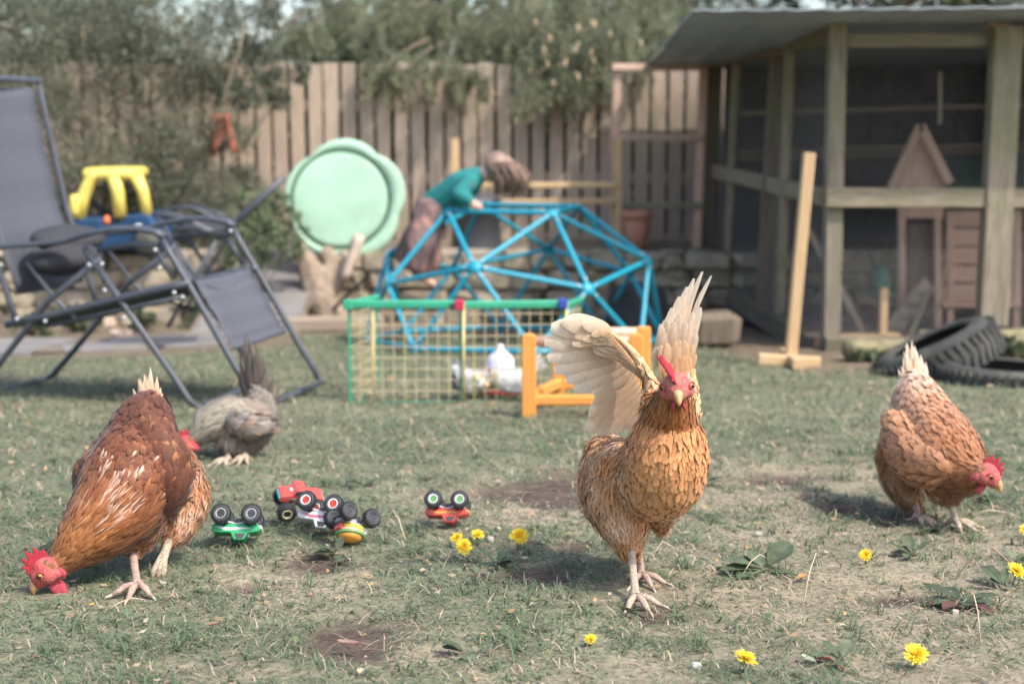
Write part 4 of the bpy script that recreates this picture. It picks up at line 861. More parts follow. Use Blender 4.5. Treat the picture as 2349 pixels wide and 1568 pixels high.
# ---- mesh pen with chicks and drinker
M_penG = plain('green_pen_plastic', (0.03, 0.30, 0.17), 0.5, 0.1, 10); M_penY = plain('yellowed_wire', (0.52, 0.46, 0.20), 0.6, 0.2, 14, bmp=0); M_penT = plain('tan_wire', (0.46, 0.38, 0.24), 0.6, 0.2, 14, bmp=0)
def pen():
    y = G(1060, 925).y; P = {n_: D(u, v, yy) for n_, u, v, yy in ()}
    t = thing('wire_pen', G(1050, 925), 'green topped yellow wire pen standing before the dome', 'pen')
    def panel(u0, u1, ya, yb, vt, vb, nx, ny):
        a = V(D(u0, vb, ya).x, ya, gh(D(u0, vb, ya).x, ya)); b = V(D(u1, vb, yb).x, yb, gh(D(u1, vb, yb).x, yb)); H = D(u0, vt, ya).z - a.z; up = V(0, 0, H)
        for i in range(nx + 1):
            q = i / nx; p = a.lerp(b, q); m_ = M_penG if i in (0, nx) else (M_penY if i % 4 == 1 else M_penT); r = 0.0035 if i in (0, nx) else 0.0019; mb = MB(); mb.tube([p, p + up], r, 5); mb.build('wire', m_, t)
        for j in range(ny + 1):
            z = V(0, 0, H * j / ny); mb = MB(); mb.tube([a + z, b + z], 0.0018, 5); mb.build('wire', (M_penG if j == 0 else M_penT), t)
        d = (b - a).normalized(); beam('top_rail', a + up * 0.985, b + up * 0.985, 0.03, 0.022, M_penG, t, (0, 1, 0))
        return a, b, H
    y0 = y + 0.02; a, b, H = panel(803, 1056, y0, y0 + 0.03, 694, 925, 10, 9); b2, c, H2 = panel(1062, 1290, y0 + 0.03, y0 + 0.10, 696, 922, 9, 9); panel(806, 868, y0 + 0.02, y0 + 0.5, 694, 925, 9, 9); panel(1292, 1330, y0 + 0.10, y0 + 0.6, 700, 922, 9, 9)
    for p, m_ in ((a, M_penG), (b, plain('red_clip', (0.5, 0.03, 0.08), 0.5)), (c, plain('blue_clip', (0.03, 0.07, 0.35), 0.5))): MB().box(p + V(0, -0.012, H * 0.985), (0.035, 0.03, 0.036), None, 0.004).build('corner_clip', m_, t)
    mb = MB(); mb.box(b + V(-.02, -.01, H * .965), (0.03, 0.03, 0.025), None, .003); mb.build('corner_clip', M_black, t)
    for p in (b, c, a + V(.075, .02, 0)): mb = MB(); mb.tube([p + V(.012, -.01, 0), p + V(.014, -.01, H)], 0.0055, 6); mb.build('pen_post', M_penY, t, True)
pen()
dk = thing('poultry_drinker', G(1148, 925) + V(0, .25, 0), 'milky plastic chick drinker with red tray inside the pen', 'drinker'); c = V(D(1148, 930, 5.5).x, 5.5, gh(0, 5.5)); mb = MB(); mb.lathe([(0.062, 0.03), (0.06, 0.07), (0.052, 0.14), (0.044, 0.15), (0.012, 0.178), (0.012, 0.192), (0.004, 0.196)], c, n=20); mb.build('reservoir', plain('milky_plastic', (0.66, 0.64, 0.72), 0.35, 0.04), dk, True); mb = MB(); mb.lathe([(0.05, 0), (0.085, 0.004), (0.088, 0.03), (0.08, 0.03), (0.06, 0.012)], c, n=22); mb.build('tray', plain('red_plastic', (0.55, 0.06, 0.05), 0.4), dk, True)
# ---- orange wooden stool frame
M_orange = wood('orange_stained_wood', (0.70, 0.31, 0.075), (0.56, 0.22, 0.05))
def stool():
    b = G(1213, 955); t = thing('wooden_stool', b, 'orange wooden stool frame with rounded posts on the grass', 'stool'); y = b.y; dy = 0.30
    def post(u, v0, yy, vt):
        p = D(u, v0, yy); zt = D(u, vt, yy).z; mb = MB(); h = zt - p.z; w_ = 0.0245; prof = [(-w_, 0), (w_, 0), (w_, h - .012), (w_ * .6, h - 0.002), (0, h), (-w_ * .6, h - .002), (-w_, h - .012)]
        mb.prism([p + V(a, 0, c2) for a, c2 in prof], (0, .042, 0)); o = mb.build('leg', M_orange, t); bv = o.modifiers.new('b', 'BEVEL'); bv.width = 0.004; bv.segments = 2; return p
    post(1213, 958, y, 765); post(1456, 958, y, 765); xl, xr = D(1281, 905, y + dy).x, D(1475, 900, y + dy).x; zt = D(1213, 765, y).z
    for x in (xl, xr): z = gh(x, y + dy); mb = MB(); mb.box((x, y + dy, (z + zt - .02) / 2), (0.048, 0.042, zt - .02 - z), None, .005); mb.build('leg', M_orange, t)
    mb = MB(); mb.tube([D(1228, 783, y), D(1443, 783, y)], 0.018, 12); mb.build('dowel', plain('pink_beech', (0.62, 0.38, 0.26), 0.6, 0.1, 12), t, True)
    beam('rail', D(1225, 917, y), D(1445, 917, y), 0.036, 0.03, M_orange, t, (0, 1, 0)); beam('rail', (xl, y + dy, D(1213, 917, y).z), (xr, y + dy, D(1213, 917, y).z), 0.036, 0.03, M_orange, t, (0, 1, 0))
    for u, x in ((1213, xl), (1456, xr)): beam('rail', D(u, 912, y) + V(0, .02, 0), V(x, y + dy - .02, D(1213, 912, y).z), 0.03, 0.036, M_orange, t, (0, 0, 1))
    tb2 = MB(); tb2.tube([V(xl, y + dy, zt - .04), V(xr, y + dy, zt - .04)], 0.018, 12); tb2.build('dowel', MATS['pink_beech'], t, True)
stool()
# ---- rubble and low plants in the bed left and under the dome
random.seed(21)
M_rub = plain('pinkish_rubble', (0.36, 0.27, 0.21), 0.9, 0.35, 8, bmp=0.6)
for i in range(14):
    u = random.uniform(10, 330); v = random.uniform(655, 748); p = G(u, v + 30); s = random.uniform(0.05, 0.13)
    tag(rough_block('rubble_stone', p + V(0, 0, s * 0.2), (s * 1.3, s, s * 0.7), random.choice((M_rub, M_stone)), None, 300 + i, 0.3), 'rough rubble stone in the bed beneath the recliner', 'stone', 'rubble stones in the bed behind the recliner')
for i in range(9):
    u = random.uniform(1120, 1260); v = random.uniform(660, 700); p = D(u, v, random.uniform(9.05, 9.25)); p.z = gh(p.x, p.y) + 0.03; s = random.uniform(0.06, 0.13)
    tag(rough_block('grey_stone', p, (s * 1.3, s, s * 0.9), M_stone, None, 400 + i, 0.3), 'grey stone piled at the wall behind the dome', 'stone', 'grey stones piled behind the dome')
for i, (u, v, y, r, lab) in enumerate(((1275, 690, 9.1, .10, 'leafy green weed at the wall seen through the dome'), (1235, 720, 9.0, .06, 'small green weed left of the leafy weed behind dome'), (180, 640, 8.6, .10, 'low green plant in the bed under the recliner seat'), (60, 700, 8.3, .08, 'low green plant in the bed at the left edge'), (330, 690, 8.6, .09, 'low green plant behind the recliner front leg'), (470, 640, 9.0, .11, 'bushy green plant behind the recliner footrest'), (1990, 830, 6.7, .05, 'little weed at the foot of the run sleeper'), (2320, 780, 6.8, .07, 'green weed growing by the big run post'), (1590, 660, 9.2, .08, 'dark weed growing at the foot of the netting door'))):
    b = D(u, v, y); b.z = gh(b.x, b.y); small_bush('low_plant', b, lab, [(b + V(random.uniform(-r, r), random.uniform(-r, r) * .6, r * random.uniform(.3, 1.2)), r * .7) for _ in range(5)], 130, PAL_BUSH * 0.8, (0.025, 0.05), 'plant', 0.6)
# ================================================================== HENS
M_feather = vcol('plumage', 0.62, 0.12, 0.16, 160, 0.25, 0.15)
M_flight = vcol('flight_feather', 0.55, 0.38, 0.08, 120, 0.25)
M_hskin = vcol('hen_skin', 0.72, 0.08, 0.3, 420, 0.25, bmp=0.6)
M_comb = plain('red_comb', (0.42, 0.035, 0.05), 0.66, 0.3, 200, bmp=0.8, spec=0.3); M_wattle = plain('pink_wattle', (0.45, 0.065, 0.085), 0.68, 0.25, 200, bmp=0.7, spec=0.3)
M_beak = plain('horn_beak', (0.52, 0.30, 0.12), 0.4, 0.3, 90, bmp=0.2); M_scale = plain('scaly_leg', (0.56, 0.44, 0.32), 0.75, 0.45, 190, bmp=0.9); M_scalep = plain('pink_scaly_leg', (0.52, 0.36, 0.28), 0.75, 0.45, 190, bmp=0.9)
M_claw = plain('claw', (0.42, 0.33, 0.25), 0.5, 0.1, 60); M_iris = plain('amber_iris', (0.45, 0.22, 0.05), 0.2, 0.2, 200, bmp=0); M_pupil = plain('pupil', (0.005, 0.005, 0.005), 0.08, 0, 5, bmp=0)
def feather_mesh(name, P, T, N, L, W, C0, C1, lift, shp=0):
    """a vane of three-point rows whose end frays into five barbs; N points away from the skin"""
    n = len(P); S = np.cross(T, N); S /= np.linalg.norm(S, axis=1)[:, None] + 1e-9
    rows = ((0.0, .35), (0.33, .92), (0.64, 1.0)) if shp == 0 else ((0.0, .5), (0.35, 1.0), (0.64, .85)); wl = rows[2][1]
    vs = np.zeros((n, 25, 3)); cs = np.zeros((n, 25, 3)); L_ = L[:, None]; W_ = W[:, None]
    def at(t, x, cr=0.0): return P + T * L_ * t + N * (0.0010 + L_ * (lift[:, None] * t - 0.05 * t * t)) + S * W_ * 0.5 * x + N * W_ * (0.05 * (1 - abs(cr)) - 0.02)
    for r, (t, wd) in enumerate(rows):
        cc = C0 * (1 - t ** 1.6) + C1 * t ** 1.6
        for k, x in enumerate((-1, 0, 1)): vs[:, r * 3 + k] = at(t, wd * x, x); cs[:, r * 3 + k] = cc * (0.92 if x == 0 else 1.03)
    cm = C0 * (1 - .6 ** 1.6) + C1 * .6 ** 1.6
    for k in range(6): x = -1 + 0.4 * k; vs[:, 9 + k] = at(.62, wl * x, x); cs[:, 9 + k] = cm
    for k in range(5):
        x = -0.8 + 0.4 * k; t = (1.0 - (0.22 if shp == 0 else 0.32) * x * x + RNG.uniform(-.06, .06, n))[:, None]; sp = (0.88 if shp == 0 else 0.45); jx = RNG.uniform(-.06, .06, n)[:, None]; jn = N * L_ * RNG.uniform(-.01, .02, n)[:, None]
        for e in (0, 1): vs[:, 15 + 2 * k + e] = at(t, wl * x * sp + (e - .5) * (.30 if shp == 0 else .08) + jx, x) + jn; cs[:, 15 + 2 * k + e] = C1 * RNG.uniform(.95, 1.10, n)[:, None]
    b = np.arange(n)[:, None] * 25; q = []
    for r in range(2):
        for k in range(2): i = r * 3 + k; q.append(b + np.array([i, i + 1, i + 4, i + 3]))
    q += [b + np.array([9 + k, 10 + k, 16 + 2 * k, 15 + 2 * k]) for k in range(5)]; tr = None
    return np_mesh(name, vs.reshape(-1, 3), np.concatenate(q), tr, np.clip(cs.reshape(-1, 3), 0, 1), True)
def strand_mesh(name, P, T, N, L, W, C0, C1, lift):
    n = len(P); S = np.cross(T, N); S /= np.linalg.norm(S, axis=1)[:, None] + 1e-9; vs = np.zeros((n, 5, 3)); L_ = L[:, None]; W_ = W[:, None]
    for r, (t, wd) in enumerate(((0, .6), (.5, 1.0))):
        c = P + T * L_ * t + N * (.001 + L_ * lift[:, None] * t)
        for k, x in enumerate((-.5, .5)): vs[:, 2 * r + k] = c + S * W_ * wd * x
    vs[:, 4] = P + T * L_ + N * (.001 + L_ * (lift[:, None] - .03)); cs = np.stack([C0, C0, (C0 + C1) / 2, (C0 + C1) / 2, C1], 1); b = np.arange(n)[:, None] * 5
    return np_mesh(name, vs.reshape(-1, 3), b + np.array([0, 1, 3, 2]), b + np.array([2, 3, 4]), np.clip(cs.reshape(-1, 3), 0, 1), True)
def flight(parent, base, tip, width, nrm, c0, c1, bend=0.06, name='feather', asym=0.15, twist=0.0, taper=False):
    """one long vane feather with a rounded tip and a pale quill"""
    base, tip = Vector(base), Vector(tip); T = tip - base; L = T.length; T.normalize(); N = Vector(nrm); N = (N - T * N.dot(T)).normalized(); S = T.cross(N); mb = MB(); rows = 9; prof = (.3, .8, 1.0, .95, .85, .7, .5, .28, .06) if taper else (.22, .62, .86, .97, 1.0, 1.0, .96, .80, .36)
    for r in range(rows):
        t = r / (rows - 1); c = base + T * L * t + S * bend * L * (math.sin(math.pi * t) * 0.6 - t * 0.0) + N * (-bend * 0.9 * L * t * t); S2 = (S * math.cos(twist * t) + N * math.sin(twist * t)); cc = Vector(c0).lerp(Vector(c1), t)
        j = 0.93 + 0.14 * random.random()
        for k, s in ((0, -(1 - asym)), (1, 0), (2, (1 + asym))): mb.v.append(tuple(c + S2 * width * 0.5 * prof[r] * s + N * width * (0.10 if k == 1 else 0.0))); mb.c.append(tuple(Vector(cc) * (0.90, 0.93, 1.03)[k] * j) + (1,))
    for r in range(rows - 1):
        for k in range(2): i = r * 3 + k; mb.f.append((i, i + 1, i + 4, i + 3))
    o = mb.build(name, M_flight, parent, True); return o
def toe_foot(mb, cl, ankle, heading, spread=0.55, L=0.045, r=0.0058, gz_=None, curl=0.0):
    h = Vector(heading).normalized(); s = h.cross(V(0, 0, 1))
    for a, l in ((-spread, .9), (0, 1.0), (spread, .92), (math.pi, .45)):
        d = h * math.cos(a) + s * math.sin(a); p1 = ankle + d * L * l * 0.4 + V(0, 0, 0.004); p2 = ankle + d * L * l * 0.75 + V(0, 0, -0.003 - curl * .01); p3 = ankle + d * L * l + V(0, 0, -0.008 - curl * .02)
        mb.tube([ankle + V(0, 0, 0.003), p1, p1.lerp(p2, .5) + V(0, 0, .001), p2, p3], [r * 1.15, r * 1.0, r * 1.08, r * .9, r * .62], 7); cl.tube([p3, p3 + d * 0.011 + V(0, 0, -0.002), p3 + d * 0.018 + V(0, 0, -0.008)], [r * .55, r * .4, r * .1], 6)
def leg(parent, top, ankle, heading, mat, r=0.0072, **kw):
    mb = MB(); cl = MB(); top, ankle = Vector(top), Vector(ankle); ankle.z = gh(ankle.x, ankle.y) + r * 1.9; mid = top.lerp(ankle, .5)
    mb.tube([top, top.lerp(ankle, .12), mid, top.lerp(ankle, .85), ankle], [r * 1.25, r * 1.1, r * .95, r * 1.0, r * 1.3], 9); toe_foot(mb, cl, ankle, heading, r=r * .8, **kw)
    o = mb.build('leg', mat, parent, True); tag(cl.build('claw', M_claw, o, True), kind='stuff'); return o
def head_parts(t, c, f, up, s=1.0, comb=1.0, comb_lean=0.0, watt=1.0, red=(0.50, 0.10, 0.09), eyes=True, alt=(0.50, 0.16, 0.14), cheek=(.42, .22, .11)):
    """face, beak, comb, wattles, ear lobes and eyes in the head's own frame (x forward, y left, z up)"""
    M = frame(f, up); c = Vector(c); X = lambda x, y, z: c + M @ V(x * s, y * s, z * s)
    me = blob_mesh('face', [(X(*p), r * s) for p, r in (((.004, 0, 0.002), .0235), ((.014, 0, .002), .020), ((.022, 0, -.001), .0145), ((.006, .012, -.004), .0165), ((.006, -.012, -.004), .0165), ((-.004, .015, -.012), .011), ((-.004, -.015, -.012), .011))], 0.0022 * s, 2)
    co = np.zeros(len(me.vertices) * 3); me.vertices.foreach_get('co', co); co = co.reshape(-1, 3); cols = np.ones((len(co), 4), np.float32)
    for i, p in enumerate(co): k = 0.6 * mnoise.noise(Vector(p) * 420) + 0.5 * mnoise.noise(Vector(p) * 120); cols[i, :3] = Vector(red).lerp(Vector(alt), min(1, max(0, 0.35 + k * 1.2)))
    a = me.color_attributes.new('Col', 'FLOAT_COLOR', 'POINT'); a.data.foreach_set('color', cols.ravel()); face = link('face', me, M_hskin, t)
    mb = MB(); pts = [(.018, 0, .003), (.028, 0, .003), (.037, 0, .0), (.044, 0, -.006), (.0465, 0, -.010)]; mb.tube([X(*p) for p in pts], [.0095 * s, .0088 * s, .0068 * s, .0038 * s, .0009 * s], 9); mb.build('beak', M_beak, t, True)
    mb = MB(); mb.tube([X(.018, 0, -.006), X(.03, 0, -.0065), X(.039, 0, -.0085)], [.0062 * s, .005 * s, .001 * s], 8); mb.build('beak', M_beak, t, True)
    nm = MB()
    for y in (-1, 1): nm.ball(X(.029, y * .0058, .0055), .0012 * s, sub=1)
    tag(nm.build('nostril', M_pupil, face, True), kind='stuff')
    m = 170; sd = np.where(RNG.random(m) < .5, -1.0, 1.0); ang = RNG.uniform(-2.5, .9, m); rr = RNG.uniform(.019, .024, m); Pl = np.stack([-.004 + RNG.uniform(-.006, .004, m), sd * (.0205 - .004 * np.abs(np.sin(ang))), rr * np.sin(ang) * .95 - .002], 1) * s; Mn = np.array(M); Pw = np.array(c) + Pl @ Mn.T; Nl = unit(np.stack([np.full(m, .15), sd, np.sin(ang) * .6], 1)); Tl = unit(np.stack([np.full(m, -.9), sd * .15, -.35 + .2 * np.sin(ang)], 1)); cc_ = np.array(cheek) * RNG.uniform(.75, 1.2, (m, 1))
    tag(link('cheek_feathers', feather_mesh('cheek_feathers', Pw, unit(Tl @ Mn.T), unit(Nl @ Mn.T), RNG.uniform(.006, .011, m), np.full(m, .0026), cc_ * .8, cc_, RNG.uniform(.1, .35, m), 1), M_feather, t), kind='stuff')
    k = comb; out = [(.026, .006), (.028, .014 * k), (.0235, .012 * k + .004), (.023, .024 * k + .006), (.017, .016 * k + .006), (.013, .033 * k + .006), (.008, .020 * k + .006), (.001, .036 * k + .006), (-.004, .021 * k + .006), (-.012, .032 * k + .004), (-.014, .016 * k + .004), (-.020, .020 * k), (-.016, .006), (-.004, .012), (.012, .012)]
    pts = [X(a_, comb_lean * b_ * (0.5 + b_ * 14), b_ + .008) for a_, b_ in out]; mb = MB(); mb.prism(pts, M @ V(0, .0052 * s, 0)); o = mb.build('comb', M_comb, t); bv = o.modifiers.new('b', 'BEVEL'); bv.width = 0.0016 * s; bv.segments = 2
    for y in (-1, 1):
        MB().ball(X(.014, y * .0085, -.0245 - .004 * watt), (.0085 * s * watt, .0032 * s, .0145 * s * watt), M @ Matrix.Rotation(y * 0.18, 3, 'X'), 2).build('wattle', M_wattle, t, True)
        MB().ball(X(-.010, y * .0195, -.016), (.0065 * s, .0035 * s, .0105 * s), M, 2).build('ear_lobe', M_wattle, t, True)
        if eyes:
            e = MB().ball(X(.0135, y * .0205, .0055), .0056 * s, sub=2).build('eye', M_iris, t, True); MB().ball(X(.0160, y * .0238, .0058), .0034 * s, sub=2).build('pupil', M_pupil, e, True)
            lm = MB(); ring = [X(.0135 + .0066 * math.cos(q), y * (.0224 - .004 * math.cos(q)), .0055 + .0058 * math.sin(q)) for q in np.linspace(0, 2 * math.pi, 13)]; lm.tube(ring, .0014 * s, 5, caps=False); lm.build('eyelid', M_wattle, e, True)
def dense(nodes_, k=8):
    """Catmull-Rom along (point, radius) nodes"""
    P = [nodes_[0]] + list(nodes_) + [nodes_[-1]]; out = []
    for i in range(1, len(P) - 2):
        for j in range(k):
            t = j / k; a, b, c, d = [np.append(np.array(P[i + q][0]), P[i + q][1]) for q in (-1, 0, 1, 2)]
            v = 0.5 * ((2 * b) + (c - a) * t + (2 * a - 5 * b + 4 * c - d) * t * t + (3 * b - a - 3 * c + d) * t ** 3); out.append((Vector(v[:3]), float(v[3])))
    out.append((Vector(nodes_[-1][0]), nodes_[-1][1])); return out
def stops(t, S):
    for (t0, a), (t1, b) in zip(S[:-1], S[1:]):
        if t <= t1: q = min(1, max(0, (t - t0) / (t1 - t0 + 1e-9))); return np.array(a) * (1 - q) + np.array(b) * q
    return np.array(S[-1][1])
def hen_body(t, spine, fluffs, n, c_base, c_tip, size, face_c, face_r, voxel=0.006, fluff_col=((.4, .22, .1), (.6, .4, .25)), side_fn=None, lift=(0.01, 0.06), fluff_n=0.35, skip=None, arms=()):
    thin = lambda c: [(p, max(r * 0.96 - 0.005, r * 0.6)) for p, r in c]
    sp = thin(dense(spine)); fl = [thin(dense(f)) for f in fluffs]
    me = blob_mesh('body', sp + sum(fl, []), voxel, 5)
    npoly = len(me.polygons); ce = np.zeros(npoly * 3); no = np.zeros(npoly * 3); ar = np.zeros(npoly); me.polygons.foreach_get('center', ce); me.polygons.foreach_get('normal', no); me.polygons.foreach_get('area', ar); ce = ce.reshape(-1, 3); no = no.reshape(-1, 3)
    A = np.array([p[:] for p, r in sp]); AR = np.array([r for p, r in sp]); tang = np.gradient(A, axis=0); tang = unit(tang); tt = np.linspace(0, 1, len(sp))
    FA = [(np.array([p[:] for p, r in f]), np.array([r for p, r in f]), unit(np.gradient(np.array([p[:] for p, r in f]), axis=0))) for f in fl]
    def classify(P):
        d = np.linalg.norm(P[:, None] - A[None], axis=2) - AR[None]; i = d.argmin(1); best = d.min(1); T = tang[i]; par = tt[i].copy(); which = np.full(len(P), -1)
        for k, (B, BR, BT) in enumerate(FA):
            e = np.linalg.norm(P[:, None] - B[None], axis=2) - BR[None]; j = e.argmin(1); m = e.min(1); w_ = m < best - 0.004; T[w_] = BT[j[w_]]; par[w_] = j[w_] / len(B); which[w_] = k; best = np.minimum(best, m)
        return T, par, which
    # skin colour
    co = np.zeros(len(me.vertices) * 3); me.vertices.foreach_get('co', co); co = co.reshape(-1, 3); T, par, wh = classify(co)
    cols = np.ones((len(co), 4), np.float32)
    for i in range(len(co)): cols[i, :3] = (np.array(fluff_col[0]) if wh[i] >= 0 else stops(par[i], c_base) * 0.45 + stops(par[i], c_tip) * 0.55)
    a = me.color_attributes.new('Col', 'FLOAT_COLOR', 'POINT'); a.data.foreach_set('color', cols.ravel()); link('body', me, M_feather, t)
    idx = RNG.choice(npoly, n, p=ar / ar.sum()); P = ce[idx] + RNG.normal(size=(n, 3)) * voxel * 0.35; N = no[idx]; T, par, wh = classify(P)
    ex = np.repeat(np.where((wh >= 0) & ~np.isin(wh, arms))[0], 4); P = np.concatenate([P, P[ex] + RNG.normal(size=(len(ex), 3)) * .004]); N = np.concatenate([N, N[ex]]); T = np.concatenate([T, T[ex]]); par = np.concatenate([par, par[ex]]); wh = np.concatenate([wh, wh[ex]])
    keep = np.linalg.norm(P - np.array(face_c)[None], axis=1) > face_r
    if skip is not None: keep &= ~skip(P)
    P, N, T, par, wh = P[keep], N[keep], T[keep], par[keep], wh[keep]; n = len(P)
    T = T + RNG.normal(size=T.shape) * np.where(wh >= 0, 0.30, 0.12)[:, None]; T = T - N * (T * N).sum(1)[:, None]; T = unit(T)
    par = np.where(wh < 0, np.clip(par + RNG.normal(size=n) * 0.022, 0, 1), par)
    L = np.zeros(n); W = np.zeros(n); C0 = np.zeros((n, 3)); C1 = np.zeros((n, 3)); nar = np.zeros(n, bool)
    for i in range(n):
        j = RNG.uniform(0.9, 1.1) * (1 + 0.30 * mnoise.noise(Vector(P[i]) * 38))
        if wh[i] in arms: L[i] = RNG.uniform(.010, .017); W[i] = RNG.uniform(.005, .008); C0[i] = np.array((.54, .32, .15)) * j; C1[i] = np.array((.70, .49, .29)) * j
        elif wh[i] >= 0: L[i] = RNG.uniform(.012, .024); W[i] = RNG.uniform(.0018, .0042); q = min(1, max(0, .33 + 1.4 * mnoise.noise(Vector(P[i]) * 26 + V(3, 7, 1)) + .25 * RNG.random())); C0[i] = np.array(fluff_col[0]) * j; C1[i] = (np.array(fluff_col[0]) * (1 - q) + np.array(fluff_col[1]) * q) * j; nar[i] = True
        else:
            sz = stops(par[i], size); L[i] = sz[0] * RNG.uniform(.7, 1.3); W[i] = sz[1] * RNG.uniform(.75, 1.3); C0[i] = stops(par[i], c_base) * j; C1[i] = stops(par[i], c_tip) * j; nar[i] = sz[1] < sz[0] * 0.42
            if side_fn is not None: C0[i], C1[i] = side_fn(P[i], N[i], par[i], C0[i], C1[i])
    wt = (C1[:, 2] > .36) & (wh < 0) & (par < .55) & (par > .2); W[wt] *= .6; L[wt] *= 1.25; lf = RNG.uniform(lift[0], lift[1], n)
    fm = (wh >= 0) & ~np.isin(wh, arms)
    if fm.sum(): tag(link('down_feathers', strand_mesh('down_feathers', P[fm], T[fm], N[fm], L[fm], W[fm], C0[fm], C1[fm], lf[fm]), M_feather, t), kind='stuff')
    for k, (m, nm) in enumerate(((~nar & ~fm, 'contour_feathers'), (nar & ~fm, 'hackle_feathers'))):
        if m.sum(): tag(link(nm, feather_mesh(nm, P[m], T[m], N[m], L[m], W[m], C0[m], C1[m], lf[m], k), M_feather, t), kind='stuff')
    return me
def px(*rows): return [(D(u, v, y), r) for u, v, y, r in rows]

# ---- buff hen raising its wings, facing the camera
def front_hen():
    fo = G(1462, 1384); t = thing('hen', fo, 'golden buff hen facing the camera with both wings raised', 'hen', 'hens on the lawn')
    hd = D(1552, 884, 2.400)
    spine = px((1552, 876, 2.412, .021), (1549, 905, 2.430, .036), (1540, 945, 2.452, .049), (1533, 990, 2.475, .062), (1529, 1042, 2.470, .083), (1520, 1092, 2.492, .084), (1482, 1112, 2.575, .074), (1432, 1098, 2.65, .076), (1402, 1065, 2.72, .055), (1395, 1020, 2.78, .03))
    fluffs = [px((1440, 1090, 2.60, .075), (1420, 1140, 2.585, .068), (1430, 1185, 2.565, .054), (1437, 1228, 2.548, .037), (1444, 1262, 2.540, .021)),
              px((1505, 1130, 2.62, .06), (1512, 1170, 2.63, .036), (1518, 1205, 2.64, .018)),
              px((1388, 1040, 2.66, .04), (1372, 1090, 2.66, .042), (1370, 1150, 2.64, .034), (1392, 1200, 2.62, .02)),
              px((1515, 950, 2.49, .045), (1502, 908, 2.495, .026), (1480, 852, 2.505, .015), (1447, 803, 2.512, .009), (1405, 767, 2.518, .005)),
              px((1552, 950, 2.54, .05), (1556, 880, 2.585, .042), (1553, 825, 2.61, .030), (1558, 795, 2.62, .018))]
    gold = (.50, .27, .10)
    cb = [(0, (.55, .36, .22)), (.07, (.50, .30, .17)), (.12, (.27, .095, .026)), (.28, (.27, .092, .026)), (.44, (.46, .195, .07)), (.6, (.56, .28, .115)), (.8, (.45, .22, .09)), (1, (.5, .3, .16))]
    ct = [(0, (.66, .50, .36)), (.07, (.58, .38, .24)), (.12, (.45, .19, .062)), (.28, (.47, .20, .07)), (.44, (.64, .33, .14)), (.6, (.70, .395, .185)), (.8, (.62, .38, .2)), (1, (.75, .56, .36))]
    size = [(0, (.007, .004)), (.08, (.013, .0035)), (.22, (.028, .005)), (.36, (.030, .005)), (.43, (.014, .0070)), (.6, (.0145, .0080)), (1, (.02, .010))]
    hen_body(t, spine, fluffs, 12500, cb, ct, size, hd + V(0, -.017, -.003), 0.0270, 0.0055, ((.51, .245, .095), (.76, .58, .42)), arms=(3, 4))
    head_parts(t, hd, (-0.02, -0.93, -0.32), (-0.10, -0.32, 0.94), 1.10, 1.2, -0.5, 0.8, (0.46, 0.10, 0.10), alt=(0.52, 0.24, 0.16), cheek=(.62, .46, .33))
    leg(t, D(1446, 1245, 2.545), G(1458, 1390), (0.35, -0.9, 0), M_scale, 0.0074, L=.052, spread=.8)
    leg(t, D(1462, 1245, 2.66), G(1472, 1340), (0.3, -0.95, 0), M_scalep, 0.0072, L=.052, spread=.85)
    cream = (.66, .45, .28); pale = (.80, .66, .50); buff = (.60, .40, .22)
    # wing stretched to the left of the picture
    w1 = thing('wing', D(1490, 880, 2.5), None, None); w1.parent = t; w1.matrix_parent_inverse = Matrix.Translation(-t.location)
    wing = link('wing', blob_mesh('wing', dense(px((1500, 905, 2.505, .012), (1478, 850, 2.505, .009), (1445, 800, 2.51, .007), (1402, 764, 2.515, .005))), .004, 2), M_feather, t)
    me = wing.data; a = me.color_attributes.new('Col', 'FLOAT_COLOR', 'POINT'); a.data.foreach_set('color', np.tile(np.array(buff + (1,), np.float32), len(me.vertices)))
    bpy.data.objects.remove(w1)
    bases = [(1405, 768), (1410, 775), (1414, 783), (1420, 792), (1427, 802), (1434, 813), (1440, 824), (1446, 836), (1452, 848)]
    tips = [(1338, 741), (1292, 737), (1264, 750), (1249, 786), (1256, 822), (1271, 852), (1299, 874), (1318, 897), (1362, 906)]
    for i, (b, p) in enumerate(zip(bases, tips)): flight(wing, D(*b, 2.515 + .004 * i), D(*p, 2.50 + .006 * i), .0385 if i else .028, (0.25, -1, 0.2), cream, pale, 0.05, twist=0.25)
    for i, (b, p) in enumerate(zip([(1456, 856), (1462, 868), (1467, 880), (1472, 890), (1478, 900), (1484, 908)], [(1368, 928), (1356, 962), (1352, 993), (1376, 1001), (1408, 996), (1440, 985)])): flight(wing, D(*b, 2.555 + .004 * i), D(*p, 2.55 + .005 * i), .040, (0.3, -1, 0.1), cream, (.78, .60, .43), 0.06, twist=0.2)
    for row, (ln, wd, off) in enumerate(((95, .022, 0.002), (62, .017, -.002), (38, .013, -.005), (22, .010, -.007))):
        m = (11, 15, 19, 22)[row]
        for i in range(m):
            q = i / (m - 1); b = Vector((1400, 764)).lerp(Vector((1494, 886)), q); an = R(188 - 62 * q); l = ln * (0.7 + .5 * random.random()); an += random.uniform(-.14, .14); p = b + Vector((math.cos(an), -math.sin(an) + .0)) * l; cc = (cream, buff, (.56, .36, .19), (.52, .31, .15))[row]
            flight(wing, D(b.x, b.y, 2.506 + off + .004 * q), D(p.x, p.y, 2.506 + off + .012 * q), wd, (0.2, -1, 0.25), cc, Vector(cc).lerp(Vector(pale), .45), 0.05, 'covert')
    # wing held straight up on the right
    w2 = link('wing', blob_mesh('wing', dense(px((1556, 880, 2.60, .02), (1554, 830, 2.62, .015), (1560, 795, 2.63, .010), (1572, 775, 2.63, .006))), .004, 2), M_feather, t)
